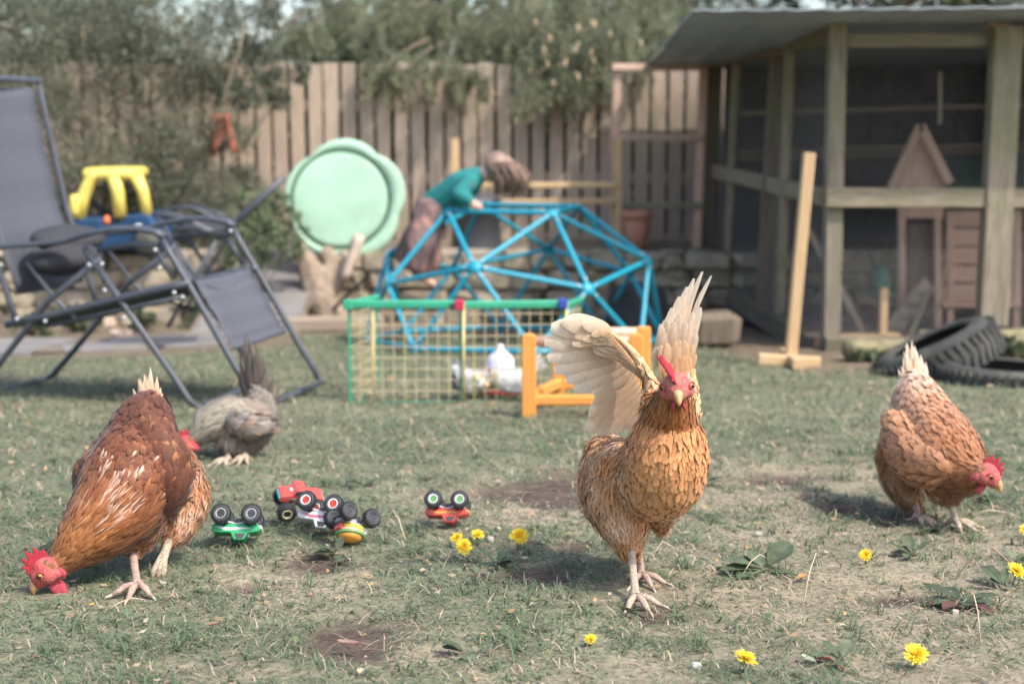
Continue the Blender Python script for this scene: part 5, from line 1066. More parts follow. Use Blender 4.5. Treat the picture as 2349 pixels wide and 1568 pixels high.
    me = w2.data; a = me.color_attributes.new('Col', 'FLOAT_COLOR', 'POINT'); a.data.foreach_set('color', np.tile(np.array(buff + (1,), np.float32), len(me.vertices)))
    bases = [(1522, 845), (1527, 835), (1532, 826), (1538, 818), (1545, 812), (1552, 808), (1560, 806), (1568, 806), (1575, 810), (1582, 816)]
    tips = [(1500, 795), (1508, 765), (1520, 732), (1535, 704), (1551, 678), (1569, 656), (1585, 637), (1605, 622), (1627, 632), (1604, 706)]
    for i, (b, p) in enumerate(zip(bases, tips)): flight(w2, D(*b, 2.60 + .005 * i), D(*p, 2.58 + .010 * i), (.024, .023, .021, .019, .017, .015, .013, .011, .010, .022)[i], (0.75 - .08 * i, -0.75, 0.1), (.66, .46, .29), (.82, .70, .54), -0.10, twist=0.9)
    for i in range(13): q = i / 12 + random.uniform(-.04, .04); flight(w2, D(1528 + 50 * q, 838 - 6 * q, 2.59 + random.uniform(-.006, .006)), D(1510 + 86 * q + random.uniform(-6, 6), 745 - 38 * math.sin(q * 2.6) + 18 * q + random.uniform(-16, 22), 2.585), random.uniform(.012, .018), (0.1, -1, 0.1), (.62, .42, .25), (.80, .66, .50), -0.05, 'covert', twist=.3)
    for i in range(20): q = random.random(); flight(w2, D(1524 + 58 * q, 868 - 14 * q + random.uniform(-12, 8), 2.575 + random.uniform(-.008, .004)), D(1514 + 80 * q + random.uniform(-5, 5), 800 - 14 * math.sin(q * 3) + random.uniform(-18, 18), 2.575), random.uniform(.012, .018), (0, -1, 0.2), (.54, .31, .15), (.72, .50, .31), -0.03, 'covert')
    for i in range(22): q = random.random(); flight(w2, D(1522 + 60 * q, 895 - 14 * q + random.uniform(-14, 8), 2.55 + random.uniform(-.008, .004)), D(1514 + 76 * q + random.uniform(-5, 5), 838 - 10 * math.sin(q * 3) + random.uniform(-16, 16), 2.56), random.uniform(.011, .017), (0, -1, 0.2), (.50, .26, .11), (.62, .37, .19), -0.03, 'covert')
front_hen()

def tail(t, rows, w_, c0, c1, nrm, bend=0.04):
    for i, (b, p) in enumerate(rows * 3):
        q = random.uniform(.72, 1.0) if i >= len(rows) else 1.0; ju = random.uniform(-7, 7); B = D(b[0] + ju * .5, b[1], b[2] + random.uniform(-.012, .012)); E = D(b[0] + (p[0] - b[0]) * q + ju, b[1] + (p[1] - b[1]) * q, p[2] + random.uniform(-.012, .012)); flight(t, B, E, w_ * random.uniform(.38, .6), nrm, c0, Vector(c1) * random.uniform(.8, 1.05), bend * random.choice((-1, 1)), 'tail_feather', taper=True)
# ---- red-brown hen pecking at the left
def left_hen():
    t = thing('hen', G(318, 1362), 'red-brown hen pecking the grass with white hackle tips', 'hen', 'hens on the lawn'); hd = D(112, 1304, 2.505)
    spine = px((108, 1312, 2.51, .021), (140, 1288, 2.525, .031), (180, 1250, 2.545, .050), (225, 1205, 2.575, .073), (268, 1160, 2.615, .093), (296, 1105, 2.665, .103), (312, 1050, 2.715, .089), (328, 985, 2.765, .072), (336, 950, 2.79, .050), (341, 925, 2.81, .024))
    fluffs = [px((385, 1060, 2.74, .05), (418, 1100, 2.75, .046), (432, 1150, 2.735, .044), (418, 1200, 2.71, .034), (400, 1228, 2.69, .022), (389, 1246, 2.68, .012)),
              px((320, 1180, 2.64, .06), (318, 1235, 2.625, .030), (306, 1262, 2.61, .014))]
    wings = [px((350, 1020, 2.70, .05), (380, 1070, 2.67, .048), (384, 1120, 2.65, .042), (366, 1160, 2.635, .026)), px((238, 1062, 2.71, .038), (216, 1098, 2.69, .038), (210, 1132, 2.66, .026))]
    wings = [list(reversed(w_)) for w_ in wings]
    cb = [(0, (.34, .17, .09)), (.15, (.30, .12, .04)), (.33, (.25, .085, .026)), (.48, (.135, .042, .018)), (.7, (.075, .026, .014)), (.85, (.088, .031, .017)), (.95, (.18, .07, .035)), (1, (.5, .33, .2))]
    ct = [(0, (.40, .22, .12)), (.15, (.42, .19, .07)), (.33, (.40, .16, .055)), (.48, (.22, .080, .034)), (.7, (.135, .048, .026)), (.85, (.155, .060, .034)), (.95, (.30, .14, .075)), (1, (.7, .55, .4))]
    size = [(0, (.006, .0035)), (.1, (.013, .004)), (.22, (.024, .005)), (.42, (.034, .0055)), (.5, (.018, .0090)), (.8, (.019, .0105)), (1, (.022, .011))]
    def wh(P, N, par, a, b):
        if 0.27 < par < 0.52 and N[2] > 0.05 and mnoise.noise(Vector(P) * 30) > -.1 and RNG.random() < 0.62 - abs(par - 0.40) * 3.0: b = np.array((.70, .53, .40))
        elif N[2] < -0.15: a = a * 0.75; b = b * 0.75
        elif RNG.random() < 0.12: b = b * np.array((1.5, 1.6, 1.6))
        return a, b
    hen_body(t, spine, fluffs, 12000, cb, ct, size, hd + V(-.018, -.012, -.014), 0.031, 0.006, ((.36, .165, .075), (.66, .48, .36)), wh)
    # folded wings: a shell of larger rounded feathers on either flank
    for k, wn in enumerate(wings):
        me = blob_mesh('wing', dense(wn), .006, 4); cols = np.tile(np.array((.10, .034, .017, 1), np.float32), (len(me.vertices), 1)); a = me.color_attributes.new('Col', 'FLOAT_COLOR', 'POINT'); a.data.foreach_set('color', cols.ravel()); wo_ = link('wing', me, M_feather, t)
        n = 1000; npoly = len(me.polygons); ce = np.zeros(npoly * 3); no = np.zeros(npoly * 3); me.polygons.foreach_get('center', ce); me.polygons.foreach_get('normal', no); idx = RNG.integers(0, npoly, n); P = ce.reshape(-1, 3)[idx]; N = no.reshape(-1, 3)[idx]
        T = np.tile(np.array((D(*((350, 985) if k == 0 else (262, 990)), 2.76) - D(*((372, 1160) if k == 0 else (205, 1130)), 2.64)).normalized()), (n, 1)) + RNG.normal(size=(n, 3)) * .10; T = unit(T - N * (T * N).sum(1)[:, None]); j = RNG.uniform(.75, 1.3, (n, 1)); gold = (RNG.random((n, 1)) < .12)
        C0 = np.array((.08, .027, .014)) * j; C1 = np.where(gold, np.array((.30, .13, .055)), np.array((.135, .048, .026))) * j
        tag(link('wing_feathers', feather_mesh('wing_feathers', P, T, N, RNG.uniform(.022, .034, n), RNG.uniform(.010, .014, n), C0, C1, RNG.uniform(.04, .15, n)), M_feather, wo_), kind='stuff')
    head_parts(t, hd, (-0.62, -0.30, -0.72), (-0.74, -0.16, 0.66), 1.12, 1.0, 0.1, 1.35, (0.46, 0.07, 0.07))
    leg(t, D(304, 1268, 2.61), G(316, 1362), (-0.1, -1, 0), M_scalep, .0075, L=.05, spread=.9)
    # the other foot lifted with its toes folded
    mb = MB(); cl = MB(); a = D(388, 1240, 2.675); kne = D(378, 1268, 2.64)
    for du, l in ((-13, 1.0), (0, 1.05), (9, .9)):
        p1 = D(373 + du * .4, 1282, 2.62); p2 = D(366 + du * 1.0, 1308, 2.605); p3 = D(363 + du * 1.1, 1312 + 18 * l, 2.605); mb.tube([a, kne, p1, p2, p3], [.009, .0085, .0068, .0062, .0045], 8); cl.tube([p3, p3 + V(0, .003, -.012)], [.0035, .0008], 6)
    o = mb.build('leg', M_scale, t, True); tag(cl.build('claw', M_claw, o, True), kind='stuff')
    tail(t, [((330, 935, 2.80), (322, 868, 2.84)), ((338, 930, 2.80), (338, 858, 2.85)), ((342, 928, 2.81), (350, 842, 2.86)), ((348, 930, 2.81), (354, 862, 2.86)), ((352, 934, 2.81), (366, 882, 2.86)), ((356, 940, 2.81), (378, 905, 2.86)), ((326, 940, 2.8), (310, 892, 2.83))], .028, (.46, .22, .10), (.78, .58, .42), (0, -1, .4))
left_hen()

# ---- tan hen pecking at the right
def right_hen():
    t = thing('hen', G(2188, 1206), 'tan hen with pale back pecking at the right', 'hen', 'hens on the lawn'); hd = D(2258, 1085, 2.985)
    spine = px((2258, 1085, 2.99, .022), (2235, 1085, 3.02, .038), (2208, 1080, 3.055, .064), (2180, 1056, 3.10, .086), (2152, 1026, 3.16, .098), (2128, 985, 3.22, .090), (2110, 935, 3.27, .072), (2102, 900, 3.30, .050), (2096, 876, 3.32, .022))
    fluffs = [px((2070, 1020, 3.26, .055), (2052, 1055, 3.28, .046), (2068, 1105, 3.26, .046), (2088, 1140, 3.23, .033), (2100, 1168, 3.21, .014)), px((2170, 1100, 3.10, .06), (2176, 1130, 3.09, .03), (2178, 1150, 3.085, .013))]
    cb = [(0, (.36, .18, .09)), (.15, (.27, .105, .04)), (.35, (.27, .10, .04)), (.5, (.31, .13, .06)), (.7, (.36, .17, .09)), (1, (.42, .24, .14))]
    ct = [(0, (.45, .24, .12)), (.15, (.40, .18, .08)), (.35, (.47, .23, .11)), (.5, (.52, .28, .15)), (.65, (.62, .40, .26)), (.8, (.72, .54, .41)), (1, (.78, .62, .48))]
    size = [(0, (.006, .0035)), (.12, (.016, .0045)), (.3, (.024, .006)), (.45, (.020, .0090)), (.8, (.021, .0115)), (1, (.024, .012))]
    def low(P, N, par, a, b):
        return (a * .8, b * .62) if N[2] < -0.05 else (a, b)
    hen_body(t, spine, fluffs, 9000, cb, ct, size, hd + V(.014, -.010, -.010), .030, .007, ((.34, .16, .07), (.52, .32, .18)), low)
    wn = px((2165, 1075, 3.04, .03), (2125, 1065, 3.09, .052), (2090, 1030, 3.15, .055), (2065, 985, 3.20, .04)); me = blob_mesh('wing', dense(wn), .007, 4); cols = np.tile(np.array((.33, .16, .08, 1), np.float32), (len(me.vertices), 1)); a = me.color_attributes.new('Col', 'FLOAT_COLOR', 'POINT'); a.data.foreach_set('color', cols.ravel()); wo_ = link('wing', me, M_feather, t)
    n = 700; npoly = len(me.polygons); ce = np.zeros(npoly * 3); no = np.zeros(npoly * 3); me.polygons.foreach_get('center', ce); me.polygons.foreach_get('normal', no); idx = RNG.integers(0, npoly, n); P = ce.reshape(-1, 3)[idx]; N = no.reshape(-1, 3)[idx]; T = np.tile(np.array((D(2055, 975, 3.22) - D(2165, 1080, 3.04)).normalized()), (n, 1)) + RNG.normal(size=(n, 3)) * .1; T = unit(T - N * (T * N).sum(1)[:, None]); j = RNG.uniform(.8, 1.25, (n, 1))
    tag(link('wing_feathers', feather_mesh('wing_feathers', P, T, N, RNG.uniform(.026, .038, n), RNG.uniform(.011, .015, n), np.array((.28, .12, .055)) * j, np.array((.46, .24, .13)) * j, RNG.uniform(.1, .24, n)), M_feather, wo_), kind='stuff')
    head_parts(t, hd, (0.70, -0.42, -0.58), (0.55, -0.12, 0.82), 1.1, .85, .1, .85, (0.46, 0.10, 0.09))
    leg(t, D(2178, 1140, 3.085), G(2192, 1206), (0.6, -0.75, 0), M_scale, .0078, L=.055, spread=.75); leg(t, D(2100, 1158, 3.21), G(2106, 1198), (0.5, -0.85, 0), M_scalep, .007, L=.045)
    tail(t, [((2085, 880, 3.33), (2070, 812, 3.37)), ((2090, 875, 3.33), (2076, 790, 3.38)), ((2096, 872, 3.33), (2086, 780, 3.38)), ((2102, 874, 3.33), (2100, 790, 3.38)), ((2108, 880, 3.33), (2112, 812, 3.38)), ((2114, 888, 3.33), (2122, 828, 3.37)), ((2080, 890, 3.32), (2064, 840, 3.35))], .036, (.55, .34, .20), (.80, .66, .52), (0, -1, .3))
right_hen()

# ---- grey hen further back
def grey_hen():
    t = thing('hen', G(545, 1060), 'grey hen with dark upright tail behind the red-brown hen', 'hen', 'hens on the lawn'); hd = D(435, 1016, 3.93)
    spine = px((437, 1012, 3.935, .021), (456, 994, 3.945, .036), (486, 972, 3.965, .058), (520, 963, 3.985, .070), (556, 966, 4.0, .071), (585, 952, 4.02, .062), (592, 930, 4.04, .05), (588, 900, 4.05, .026))
    fluffs = [px((590, 985, 4.0, .05), (575, 1015, 3.99, .036), (555, 1035, 3.98, .02)), px((530, 1010, 3.96, .05), (528, 1032, 3.955, .028), (524, 1046, 3.95, .012))]
    cb = [(0, (.24, .21, .16)), (.2, (.25, .22, .165)), (.45, (.27, .235, .18)), (.6, (.19, .15, .12)), (.8, (.19, .16, .135)), (1, (.17, .145, .12))]
    ct = [(0, (.36, .32, .25)), (.2, (.40, .36, .28)), (.45, (.42, .37, .29)), (.6, (.30, .22, .16)), (.8, (.23, .20, .17)), (1, (.30, .27, .22))]
    size = [(0, (.007, .004)), (.15, (.03, .005)), (.45, (.045, .007)), (.6, (.030, .012)), (1, (.045, .009))]
    hen_body(t, spine, fluffs, 4500, cb, ct, size, hd + V(-.01, -.006, -.004), .03, .008, ((.17, .14, .115), (.28, .23, .19)))
    head_parts(t, hd, (-.82, -.2, -.54), (-.55, 0, .82), 1.15, .8, .1, 1.1, (.50, .05, .06))
    wn = px((530, 968, 3.925, .022), (560, 976, 3.93, .032), (595, 976, 3.95, .027), (615, 970, 3.97, .012)); me = blob_mesh('wing', dense(wn), .008, 4); cols = np.tile(np.array((.18, .15, .13, 1), np.float32), (len(me.vertices), 1)); a = me.color_attributes.new('Col', 'FLOAT_COLOR', 'POINT'); a.data.foreach_set('color', cols.ravel()); wo_ = link('wing', me, M_feather, t)
    n = 200; npoly = len(me.polygons); ce = np.zeros(npoly * 3); no = np.zeros(npoly * 3); me.polygons.foreach_get('center', ce); me.polygons.foreach_get('normal', no); idx = RNG.integers(0, npoly, n); P = ce.reshape(-1, 3)[idx]; N = no.reshape(-1, 3)[idx]; T = np.tile(np.array((.95, .1, -.2)), (n, 1)) + RNG.normal(size=(n, 3)) * .1; T = unit(T - N * (T * N).sum(1)[:, None]); j = RNG.uniform(.8, 1.3, (n, 1)); br = RNG.random((n, 1)) < .25
    tag(link('wing_feathers', feather_mesh('wing_feathers', P, T, N, RNG.uniform(.03, .045, n), RNG.uniform(.018, .024, n), np.array((.17, .145, .125)) * j, np.where(br, np.array((.30, .19, .12)), np.array((.25, .22, .19))) * j, RNG.uniform(.1, .22, n)), M_feather, wo_), kind='stuff')
    for i in list(range(13)) * 2: q = i / 12; flight(t, D(572 + 40 * q, 925, 4.03 + .02 * random.random()), D(544 + 104 * q + random.uniform(-7, 7), (845, 800, 772, 765, 778, 785, 800, 815, 832, 850, 868, 885, 905)[i], 4.06 + .02 * random.random()), .015, (.1, -1, .1), (.11, .09, .08), ((.15, .12, .10), (.09, .075, .065), (.24, .2, .16))[i % 3], .09 * random.choice((-1, 1)), 'tail_feather', taper=True)
    for i in range(12): q = i / 11; flight(t, D(585 + 14 * q, 930 + 25 * q, 3.99), D(618 + 14 * math.sin(q * 3), 905 + 85 * q, 4.0), .016, (.1, -1, .2), (.24, .21, .17), (.42, .37, .3), -.1, 'saddle_feather')
    leg(t, D(524, 1040, 3.95), G(520, 1064), (-.4, -.9, 0), M_scale, .007, L=.05); leg(t, D(556, 1034, 3.98), G(562, 1060), (-.2, -1, 0), M_scale, .007, L=.05)
grey_hen()

# ---- three white chicks round the drinker
def chick(label, c, face, s, wing):
    t = thing('chick', c, label, 'chick', 'chicks in the wire pen'); f = Vector(face).normalized(); X = lambda a, z, l=0: Vector(c) + f * a * s + V(0, 0, z * s) + V(-f.y, f.x, 0) * l * s
    sp = dense([(X(.075, .075), .020 * s), (X(.06, .095), .024 * s), (X(.045, .085), .03 * s), (X(.02, .075), .046 * s), (X(-.03, .075), .048 * s), (X(-.075, .095), .03 * s), (X(-.10, .13), .012 * s)])
    me = blob_mesh('body', sp, .007, 4); a = me.color_attributes.new('Col', 'FLOAT_COLOR', 'POINT'); a.data.foreach_set('color', np.tile(np.array((.62, .61, .58, 1), np.float32), len(me.vertices))); link('body', me, M_feather, t)
    npoly = len(me.polygons); ce = np.zeros(npoly * 3); no = np.zeros(npoly * 3); me.polygons.foreach_get('center', ce); me.polygons.foreach_get('normal', no); n = 300; i = RNG.integers(0, npoly, n); P = ce.reshape(-1, 3)[i]; N = no.reshape(-1, 3)[i]; T = np.tile(-np.array(f), (n, 1)) + RNG.normal(size=(n, 3)) * .15; T = unit(T - N * (T * N).sum(1)[:, None])
    C = np.tile(np.array((.70, .69, .65)), (n, 1)); hd = np.linalg.norm(P - np.array(X(.07, .085)), axis=1) < .035 * s; C[hd] = (.66, .56, .33)
    tag(link('down', feather_mesh('down', P, T, N, np.full(n, .02), np.full(n, .010), C * .9, C, RNG.uniform(.1, .3, n)), M_feather, t), kind='stuff')
    for l in (-1, 1):
        for k in range(4): flight(t, X(.015, .085 - .012 * k, l * .046), X(-.085, .095 - .016 * k, l * .042), .022 * s, (-f.y * l, f.x * l, .1), wing, Vector(wing) * 1.15, .03, 'wing_feather')
        mb = MB(); mb.tube([X(-.01, .04, l * .02), X(-.008, .004, l * .022), X(.02, .0, l * .022)], .0035 * s, 6); mb.build('leg', M_beak, t, True); MB().ball(X(.078, .10, l * .018), .004 * s, sub=1).build('eye', M_pupil, t, True)
    for k in range(3): flight(t, X(-.09, .115), X(-.135 - .01 * k, .175 - .02 * k, (k - 1) * .012), .022, (-f.y, f.x, 0), (.6, .6, .58), (.75, .74, .72), .03, 'tail_feather')
    mb = MB(); mb.tube([X(.088, .086), X(.105, .074), X(.112, .066)], [.007 * s, .004 * s, .001], 7); mb.build('beak', M_beak, t, True); MB().ball(X(.075, .115), (.01 * s, .004 * s, .007 * s), sub=1).build('comb', M_wattle, t, True)
py = 5.42
for lab, u, v, yy, f, s, wg in (('small chick with black wing left in the wire pen', 1080, 936, 5.30, (.55, -.6, 0), .85, (.05, .05, .055)), ('white chick between the black-winged chick and the drinker', 1112, 930, 5.36, (.85, -.2, 0), .8, (.68, .67, .65)), ('white chick right of the drinker beside the stool', 1165, 936, 5.30, (-.85, -.15, 0), .95, (.68, .67, .65))):
    p = D(u, v, yy); chick(lab, V(p.x, p.y, gh(p.x, p.y) + .004), f, s, wg)
# ================================================================== TOY TRUCKS, FLOWERS, WEEDS
M_toyblack = plain('toy_tyre', (0.028, 0.03, 0.034), 0.6, 0.15, 40, bmp=0.2)
def toy(name): return MATS[name]
for nm, c in (('toy_green', (0.03, 0.33, 0.13)), ('toy_red', (0.58, 0.07, 0.05)), ('toy_teal', (0.02, 0.30, 0.30)), ('toy_orange', (0.72, 0.30, 0.05)), ('toy_white', (0.68, 0.68, 0.66)), ('toy_yellow', (0.72, 0.48, 0.06)), ('toy_grey', (0.30, 0.31, 0.33)), ('toy_rim_green', (0.16, 0.36, 0.14)), ('toy_dark', (0.05, 0.05, 0.055)), ('toy_cream', (0.62, 0.56, 0.36)), ('toy_blue', (0.06, 0.12, 0.38)), ('toy_pink', (0.6, 0.12, 0.2)), ('toy_tan', (0.55, 0.42, 0.25))): plain(nm, c, 0.35, 0.06, 30, bmp=0.05)
def wheel_mesh():
    mb = MB(); mb.lathe([(.011, -.009), (.0165, -.0095), (.0195, -.006), (.0202, 0), (.0195, .006), (.0165, .0095), (.011, .009), (.0105, .004), (.0105, -.004), (.011, -.009)], (0, 0, 0), (0, 1, 0), 26, cap=False)
    for k in range(22):
        a = 2 * math.pi * k / 22
        for s in (-1, 1): b = a + (0.14 if s > 0 else 0); mb.box((.0204 * math.cos(b), s * .0045, .0204 * math.sin(b)), (.0022, .0075, .0030), Matrix.Rotation(-b, 3, 'Y'))
    return mb.mesh('tyre', True)
WM = wheel_mesh(); WM.materials.append(M_toyblack)
def rim_mesh(ma, mb_):
    mb = MB(); mb.lathe([(.0108, .0), (.0112, .0092), (.0092, .0098), (.0085, .006), (.002, .005)], (0, 0, 0), (0, 1, 0), 18, cap=False); mb.lathe([(.0108, -.0), (.0112, -.0092), (.0092, -.0098), (.0085, -.006), (.002, -.005)], (0, 0, 0), (0, 1, 0), 18, cap=False); a = mb.mesh('rim', True); a.materials.append(ma)
    mb = MB(); mb.lathe([(.0088, -.0062), (.0088, .0062)], (0, 0, 0), (0, 1, 0), 16)
    for k in range(5):
        q = 2 * math.pi * k / 5
        for s in (-1, 1): mb.box((.005 * math.cos(q), s * .0072, .005 * math.sin(q)), (.006, .002, .002), Matrix.Rotation(-q, 3, 'Y'))
    b = mb.mesh('hub_cap'); b.materials.append(mb_); return a, b
def truck(label, pos, yaw, roll, pitch, kind, mats, rim, sc=1.0):
    t = thing('toy_truck', pos, label, 'toy truck', 'toy trucks on the grass'); allv = []
    def put(o): o.parent = t; allv.extend([v.co + o.location for v in o.data.vertices]); return o
    ra, rb = rim_mesh(*rim)
    for x in (-.031, .031):
        for y in (-.034, .034):
            w_ = put(link('wheel', WM, None)); w_.location = (x, y, .0205); r1 = link('rim', ra, None, w_); r2 = link('hub_cap', rb, None, w_)
        mb = MB(); mb.tube([(x, -.032, .0205), (x, .032, .0205)], .003, 7); mb.box((x, 0, .0205), (.011, .012, .011), None, .002); put(mb.build('axle', toy('toy_dark')))
        for y in (-.014, .014): mb = MB(); mb.tube([(x, y, .022), (x * .6, y, .036)], .0022, 6); put(mb.build('shock_absorber', toy('toy_grey')))
    mb = MB(); mb.box((0, 0, .034), (.074, .022, .005), None, .001); mb.box((0, 0, .0275), (.02, .016, .009), None, .002); put(mb.build('chassis', mats[2]))
    for y in (-.012, .012): mb = MB(); mb.tube([(-.03, y, .03), (0, y, .036), (.03, y, .03)], .0018, 6); put(mb.build('frame_rail', toy('toy_white')))
    if kind == 'truck':
        pr = [(-.048, .038), (-.05, .05), (-.046, .056), (-.012, .056), (-.004, .071), (.016, .071), (.024, .057), (.047, .053), (.05, .046), (.047, .038), (.03, .038), (.026, .043), (.016, .038), (-.016, .038), (-.026, .043), (-.036, .038)]
        mb = MB(); mb.prism([V(x, 0, z) for x, z in pr], (0, .044, 0)); o = put(mb.build('body', mats[0])); bv = o.modifiers.new('b', 'BEVEL'); bv.width = .0022; bv.segments = 2
        mb = MB(); mb.prism([V(x, 0, z) for x, z in ((-.003, .058), (.001, .0685), (.014, .0685), (.020, .058))], (0, .0452, 0)); put(mb.build('side_window', toy('toy_dark')))
        for y in (-1, 1): mb = MB(); mb.prism([V(x, y * .0222, z) for x, z in ((-.045, .044), (-.02, .052), (.03, .048), (.045, .050), (.01, .045), (-.02, .046))], (0, .0012, 0)); put(mb.build('stripe', mats[1]))
        mb = MB(); mb.box((.050, 0, .044), (.004, .04, .007), None, .001); mb.box((-.0505, 0, .046), (.003, .04, .006), None, .001); put(mb.build('bumper', mats[1]))
        mb = MB(); mb.box((.02, 0, .0575), (.014, .012, .008), None, .002); put(mb.build('engine_block', toy('toy_white')))
    else:  # burger body
        for nm, prof, m_ in (('bun', [(.026, .040), (.031, .043), (.031, .049), (.028, .051)], mats[0]), ('filling', [(.028, .051), (.0335, .053), (.033, .057), (.029, .059)], toy('toy_tan')), ('salad', [(.029, .0585), (.035, .060), (.030, .063)], toy('toy_rim_green')), ('bun_top', [(.026, .062), (.027, .065), (.024, .070), (.015, .0745), (.006, .076), (.001, .0765)], toy('toy_orange'))): mb = MB(); mb.lathe(prof, (0, 0, 0), n=22); put(mb.build(nm, m_, None, True))
        mb = MB(); mb.box((.03, 0, .046), (.012, .034, .016), None, .003); put(mb.build('grille', toy('toy_white'))); mb = MB(); mb.box((-.03, 0, .05), (.012, .03, .014), None, .003); put(mb.build('tail_fin', toy('toy_red')))
    Rm = Matrix.Rotation(yaw, 4, 'Z') @ Matrix.Rotation(pitch, 4, 'Y') @ Matrix.Rotation(roll, 4, 'X') @ Matrix.Scale(sc, 4); lo = min((Rm @ Vector(v)).z for v in allv); off = Rm @ V(0, 0, .04)
    t.matrix_basis = Matrix.Translation((pos[0] - off.x, pos[1] - off.y, gh(pos[0], pos[1]) - lo + .004)) @ Rm
Y_ = lambda n: toy(n)
truck('green toy truck lying upside down beside the red-brown hen', G(546, 1252), R(4), R(152), R(2), 'truck', (Y_('toy_green'), Y_('toy_white'), Y_('toy_dark')), (Y_('toy_grey'), Y_('toy_dark')))
truck('red and teal toy truck leaning upright behind the heap', G(690, 1205), R(200), R(-18), R(-10), 'truck', (Y_('toy_red'), Y_('toy_teal'), Y_('toy_teal')), (Y_('toy_cream'), Y_('toy_dark')), 1.0)
truck('white and red toy truck upside down with red hubs', G(742, 1228), R(-14), R(150), R(4), 'truck', (Y_('toy_white'), Y_('toy_pink'), Y_('toy_dark')), (Y_('toy_white'), Y_('toy_red')), 1.0)
truck('yellow burger-shaped toy truck tipped on its roof', G(806, 1250), R(30), R(150), R(24), 'burger', (Y_('toy_yellow'), Y_('toy_white'), Y_('toy_grey')), (Y_('toy_dark'), Y_('toy_dark')), .92)
truck('red toy truck upside down with green hubs, right of the others', G(1027, 1212), R(-3), R(152), R(0), 'truck', (Y_('toy_red'), Y_('toy_orange'), Y_('toy_dark')), (Y_('toy_white'), Y_('toy_rim_green')), .93)

# ---- dandelions
M_petal = vcol('dandelion_petal', 0.6, 0.25, 0.08, 300, 0.2); M_stem = plain('flower_stem', (0.17, 0.20, 0.10), 0.6, 0.2, 60); M_weed = vcol('weed_leaf', 0.55, 0.25, 0.2, 60, 0.3, bmp=0.3)
def dandelion(label, u, v, r=.017, tilt=(0, -.5), h=.03, seed=0):
    rnd = np.random.default_rng(seed); b = G(u, v); b.z = gh(b.x, b.y); t = thing('dandelion', b, label, 'flower', 'dandelions in the lawn'); ax = V(tilt[0], tilt[1], 1).normalized(); c = b + V(tilt[0] * .01, tilt[1] * .01, h)
    mb = MB(); mb.tube([b, b.lerp(c, .5) + V(.002, 0, 0), c], [.0018, .0016, .0014], 6); mb.build('stem', M_stem, t, True); mb = MB(); mb.lathe([(.0015, -.010), (.0045, -.006), (.005, 0)], c, ax, 9); mb.build('calyx', M_stem, t, True)
    q = V(0, 0, 1).rotation_difference(ax); P, T, N, L, C = [], [], [], [], []
    for ring, (m, up, ln) in enumerate(((26, .12, 1.0), (24, .38, .86), (20, .75, .66), (16, 1.3, .45))):
        for k in range(m):
            a = 2 * math.pi * (k + rnd.random() * .6) / m; d = q @ V(math.cos(a), math.sin(a), up + rnd.normal() * .10).normalized(); P.append(c + d * .001); T.append(d); N.append(q @ V(-math.cos(a) * up, -math.sin(a) * up, 1).normalized()); L.append(r * ln * rnd.uniform(.85, 1.12)); C.append(np.array((.80, .62, .05)) * rnd.uniform(.85, 1.1) if ring < 2 else np.array((.78, .50, .03)) * rnd.uniform(.85, 1.1))
    P, T, N, L, C = [np.array(x) for x in (P, T, N, L, C)]; T = unit(T); N = unit(N)
    me = feather_mesh('petals', P, T, N, L, L * .19, C * .9, C, np.full(len(L), .1), 0); tag(link('petals', me, M_petal, t), kind='stuff')
dandelion('dandelion at the left end of the cluster before the red truck', 1052, 1256, .014, (-.3, -.6), .022, 1); dandelion('drooping dandelion in the cluster before the red truck', 1062, 1282, .017, (.2, -1.6), .03, 2); dandelion('dandelion at the right end of the cluster before the red truck', 1094, 1252, .014, (.2, -.5), .022, 3); dandelion('tall single dandelion right of the flower cluster', 1187, 1266, .019, (.25, -1.3), .035, 4)
dandelion('small dandelion right of the broad-leaved weed', 1985, 1296, .013, (-.3, -.9), .02, 5); dandelion('dandelion near the right edge above the dark-leaved weed', 2322, 1340, .019, (.3, -.6), .028, 6); dandelion('wide open dandelion in the right foreground', 2097, 1526, .020, (0, -.6), .022, 7); dandelion('ragged dandelion at the bottom edge of the lawn', 1703, 1545, .018, (.3, -.2), .022, 8); dandelion('tiny dandelion before the golden hen', 1352, 1478, .010, (.1, -.5), .012, 9); dandelion('dandelion cut by the right edge', 2347, 1250, .017, (.2, -.8), .03, 10)
# ---- broad-leaved weeds
def weed(label, u, v, leaves, cols, seed=0):
    """leaves: (azimuth, length, width, rise, curl)"""
    rnd = random.Random(seed); b = G(u, v); b.z = gh(b.x, b.y); t = thing('broadleaf_weed', b, label, 'weed', 'weeds in the lawn')
    for az, L, W, rise, curl in leaves:
        mb = MB(); d = V(math.cos(az), math.sin(az), 0); s = V(-math.sin(az), math.cos(az), 0); n = 9; base = Vector(cols[rnd.randrange(len(cols))]); st = .22
        for i in range(n):
            q = i / (n - 1); wd = 0.06 if q < st else math.sin(math.pi * min(1, (q - st) / (1 - st) * .93 + .07)) ** .7; c = b + d * L * q * math.cos(rise * .5) + V(0, 0, .004 + L * (math.sin(rise) * q - curl * q * q))
            for k in (-2, -1, 0, 1, 2):
                jag = 1 + (rnd.uniform(-.16, .16) if abs(k) == 2 else 0); p = c + s * W * .25 * k * wd * jag + V(0, 0, .10 * W * abs(k) * wd * .5 + rnd.uniform(-.0012, .0012)); mb.v.append(tuple(p)); cc = base * rnd.uniform(.9, 1.1) * (1.25 if k == 0 else 1); mb.c.append((cc.x, cc.y, cc.z, 1))
        mb.f += [(i * 5 + k, i * 5 + k + 1, i * 5 + 6 + k, i * 5 + 5 + k) for i in range(n - 1) for k in range(4)]; mb.build('leaf', M_weed, t, True)
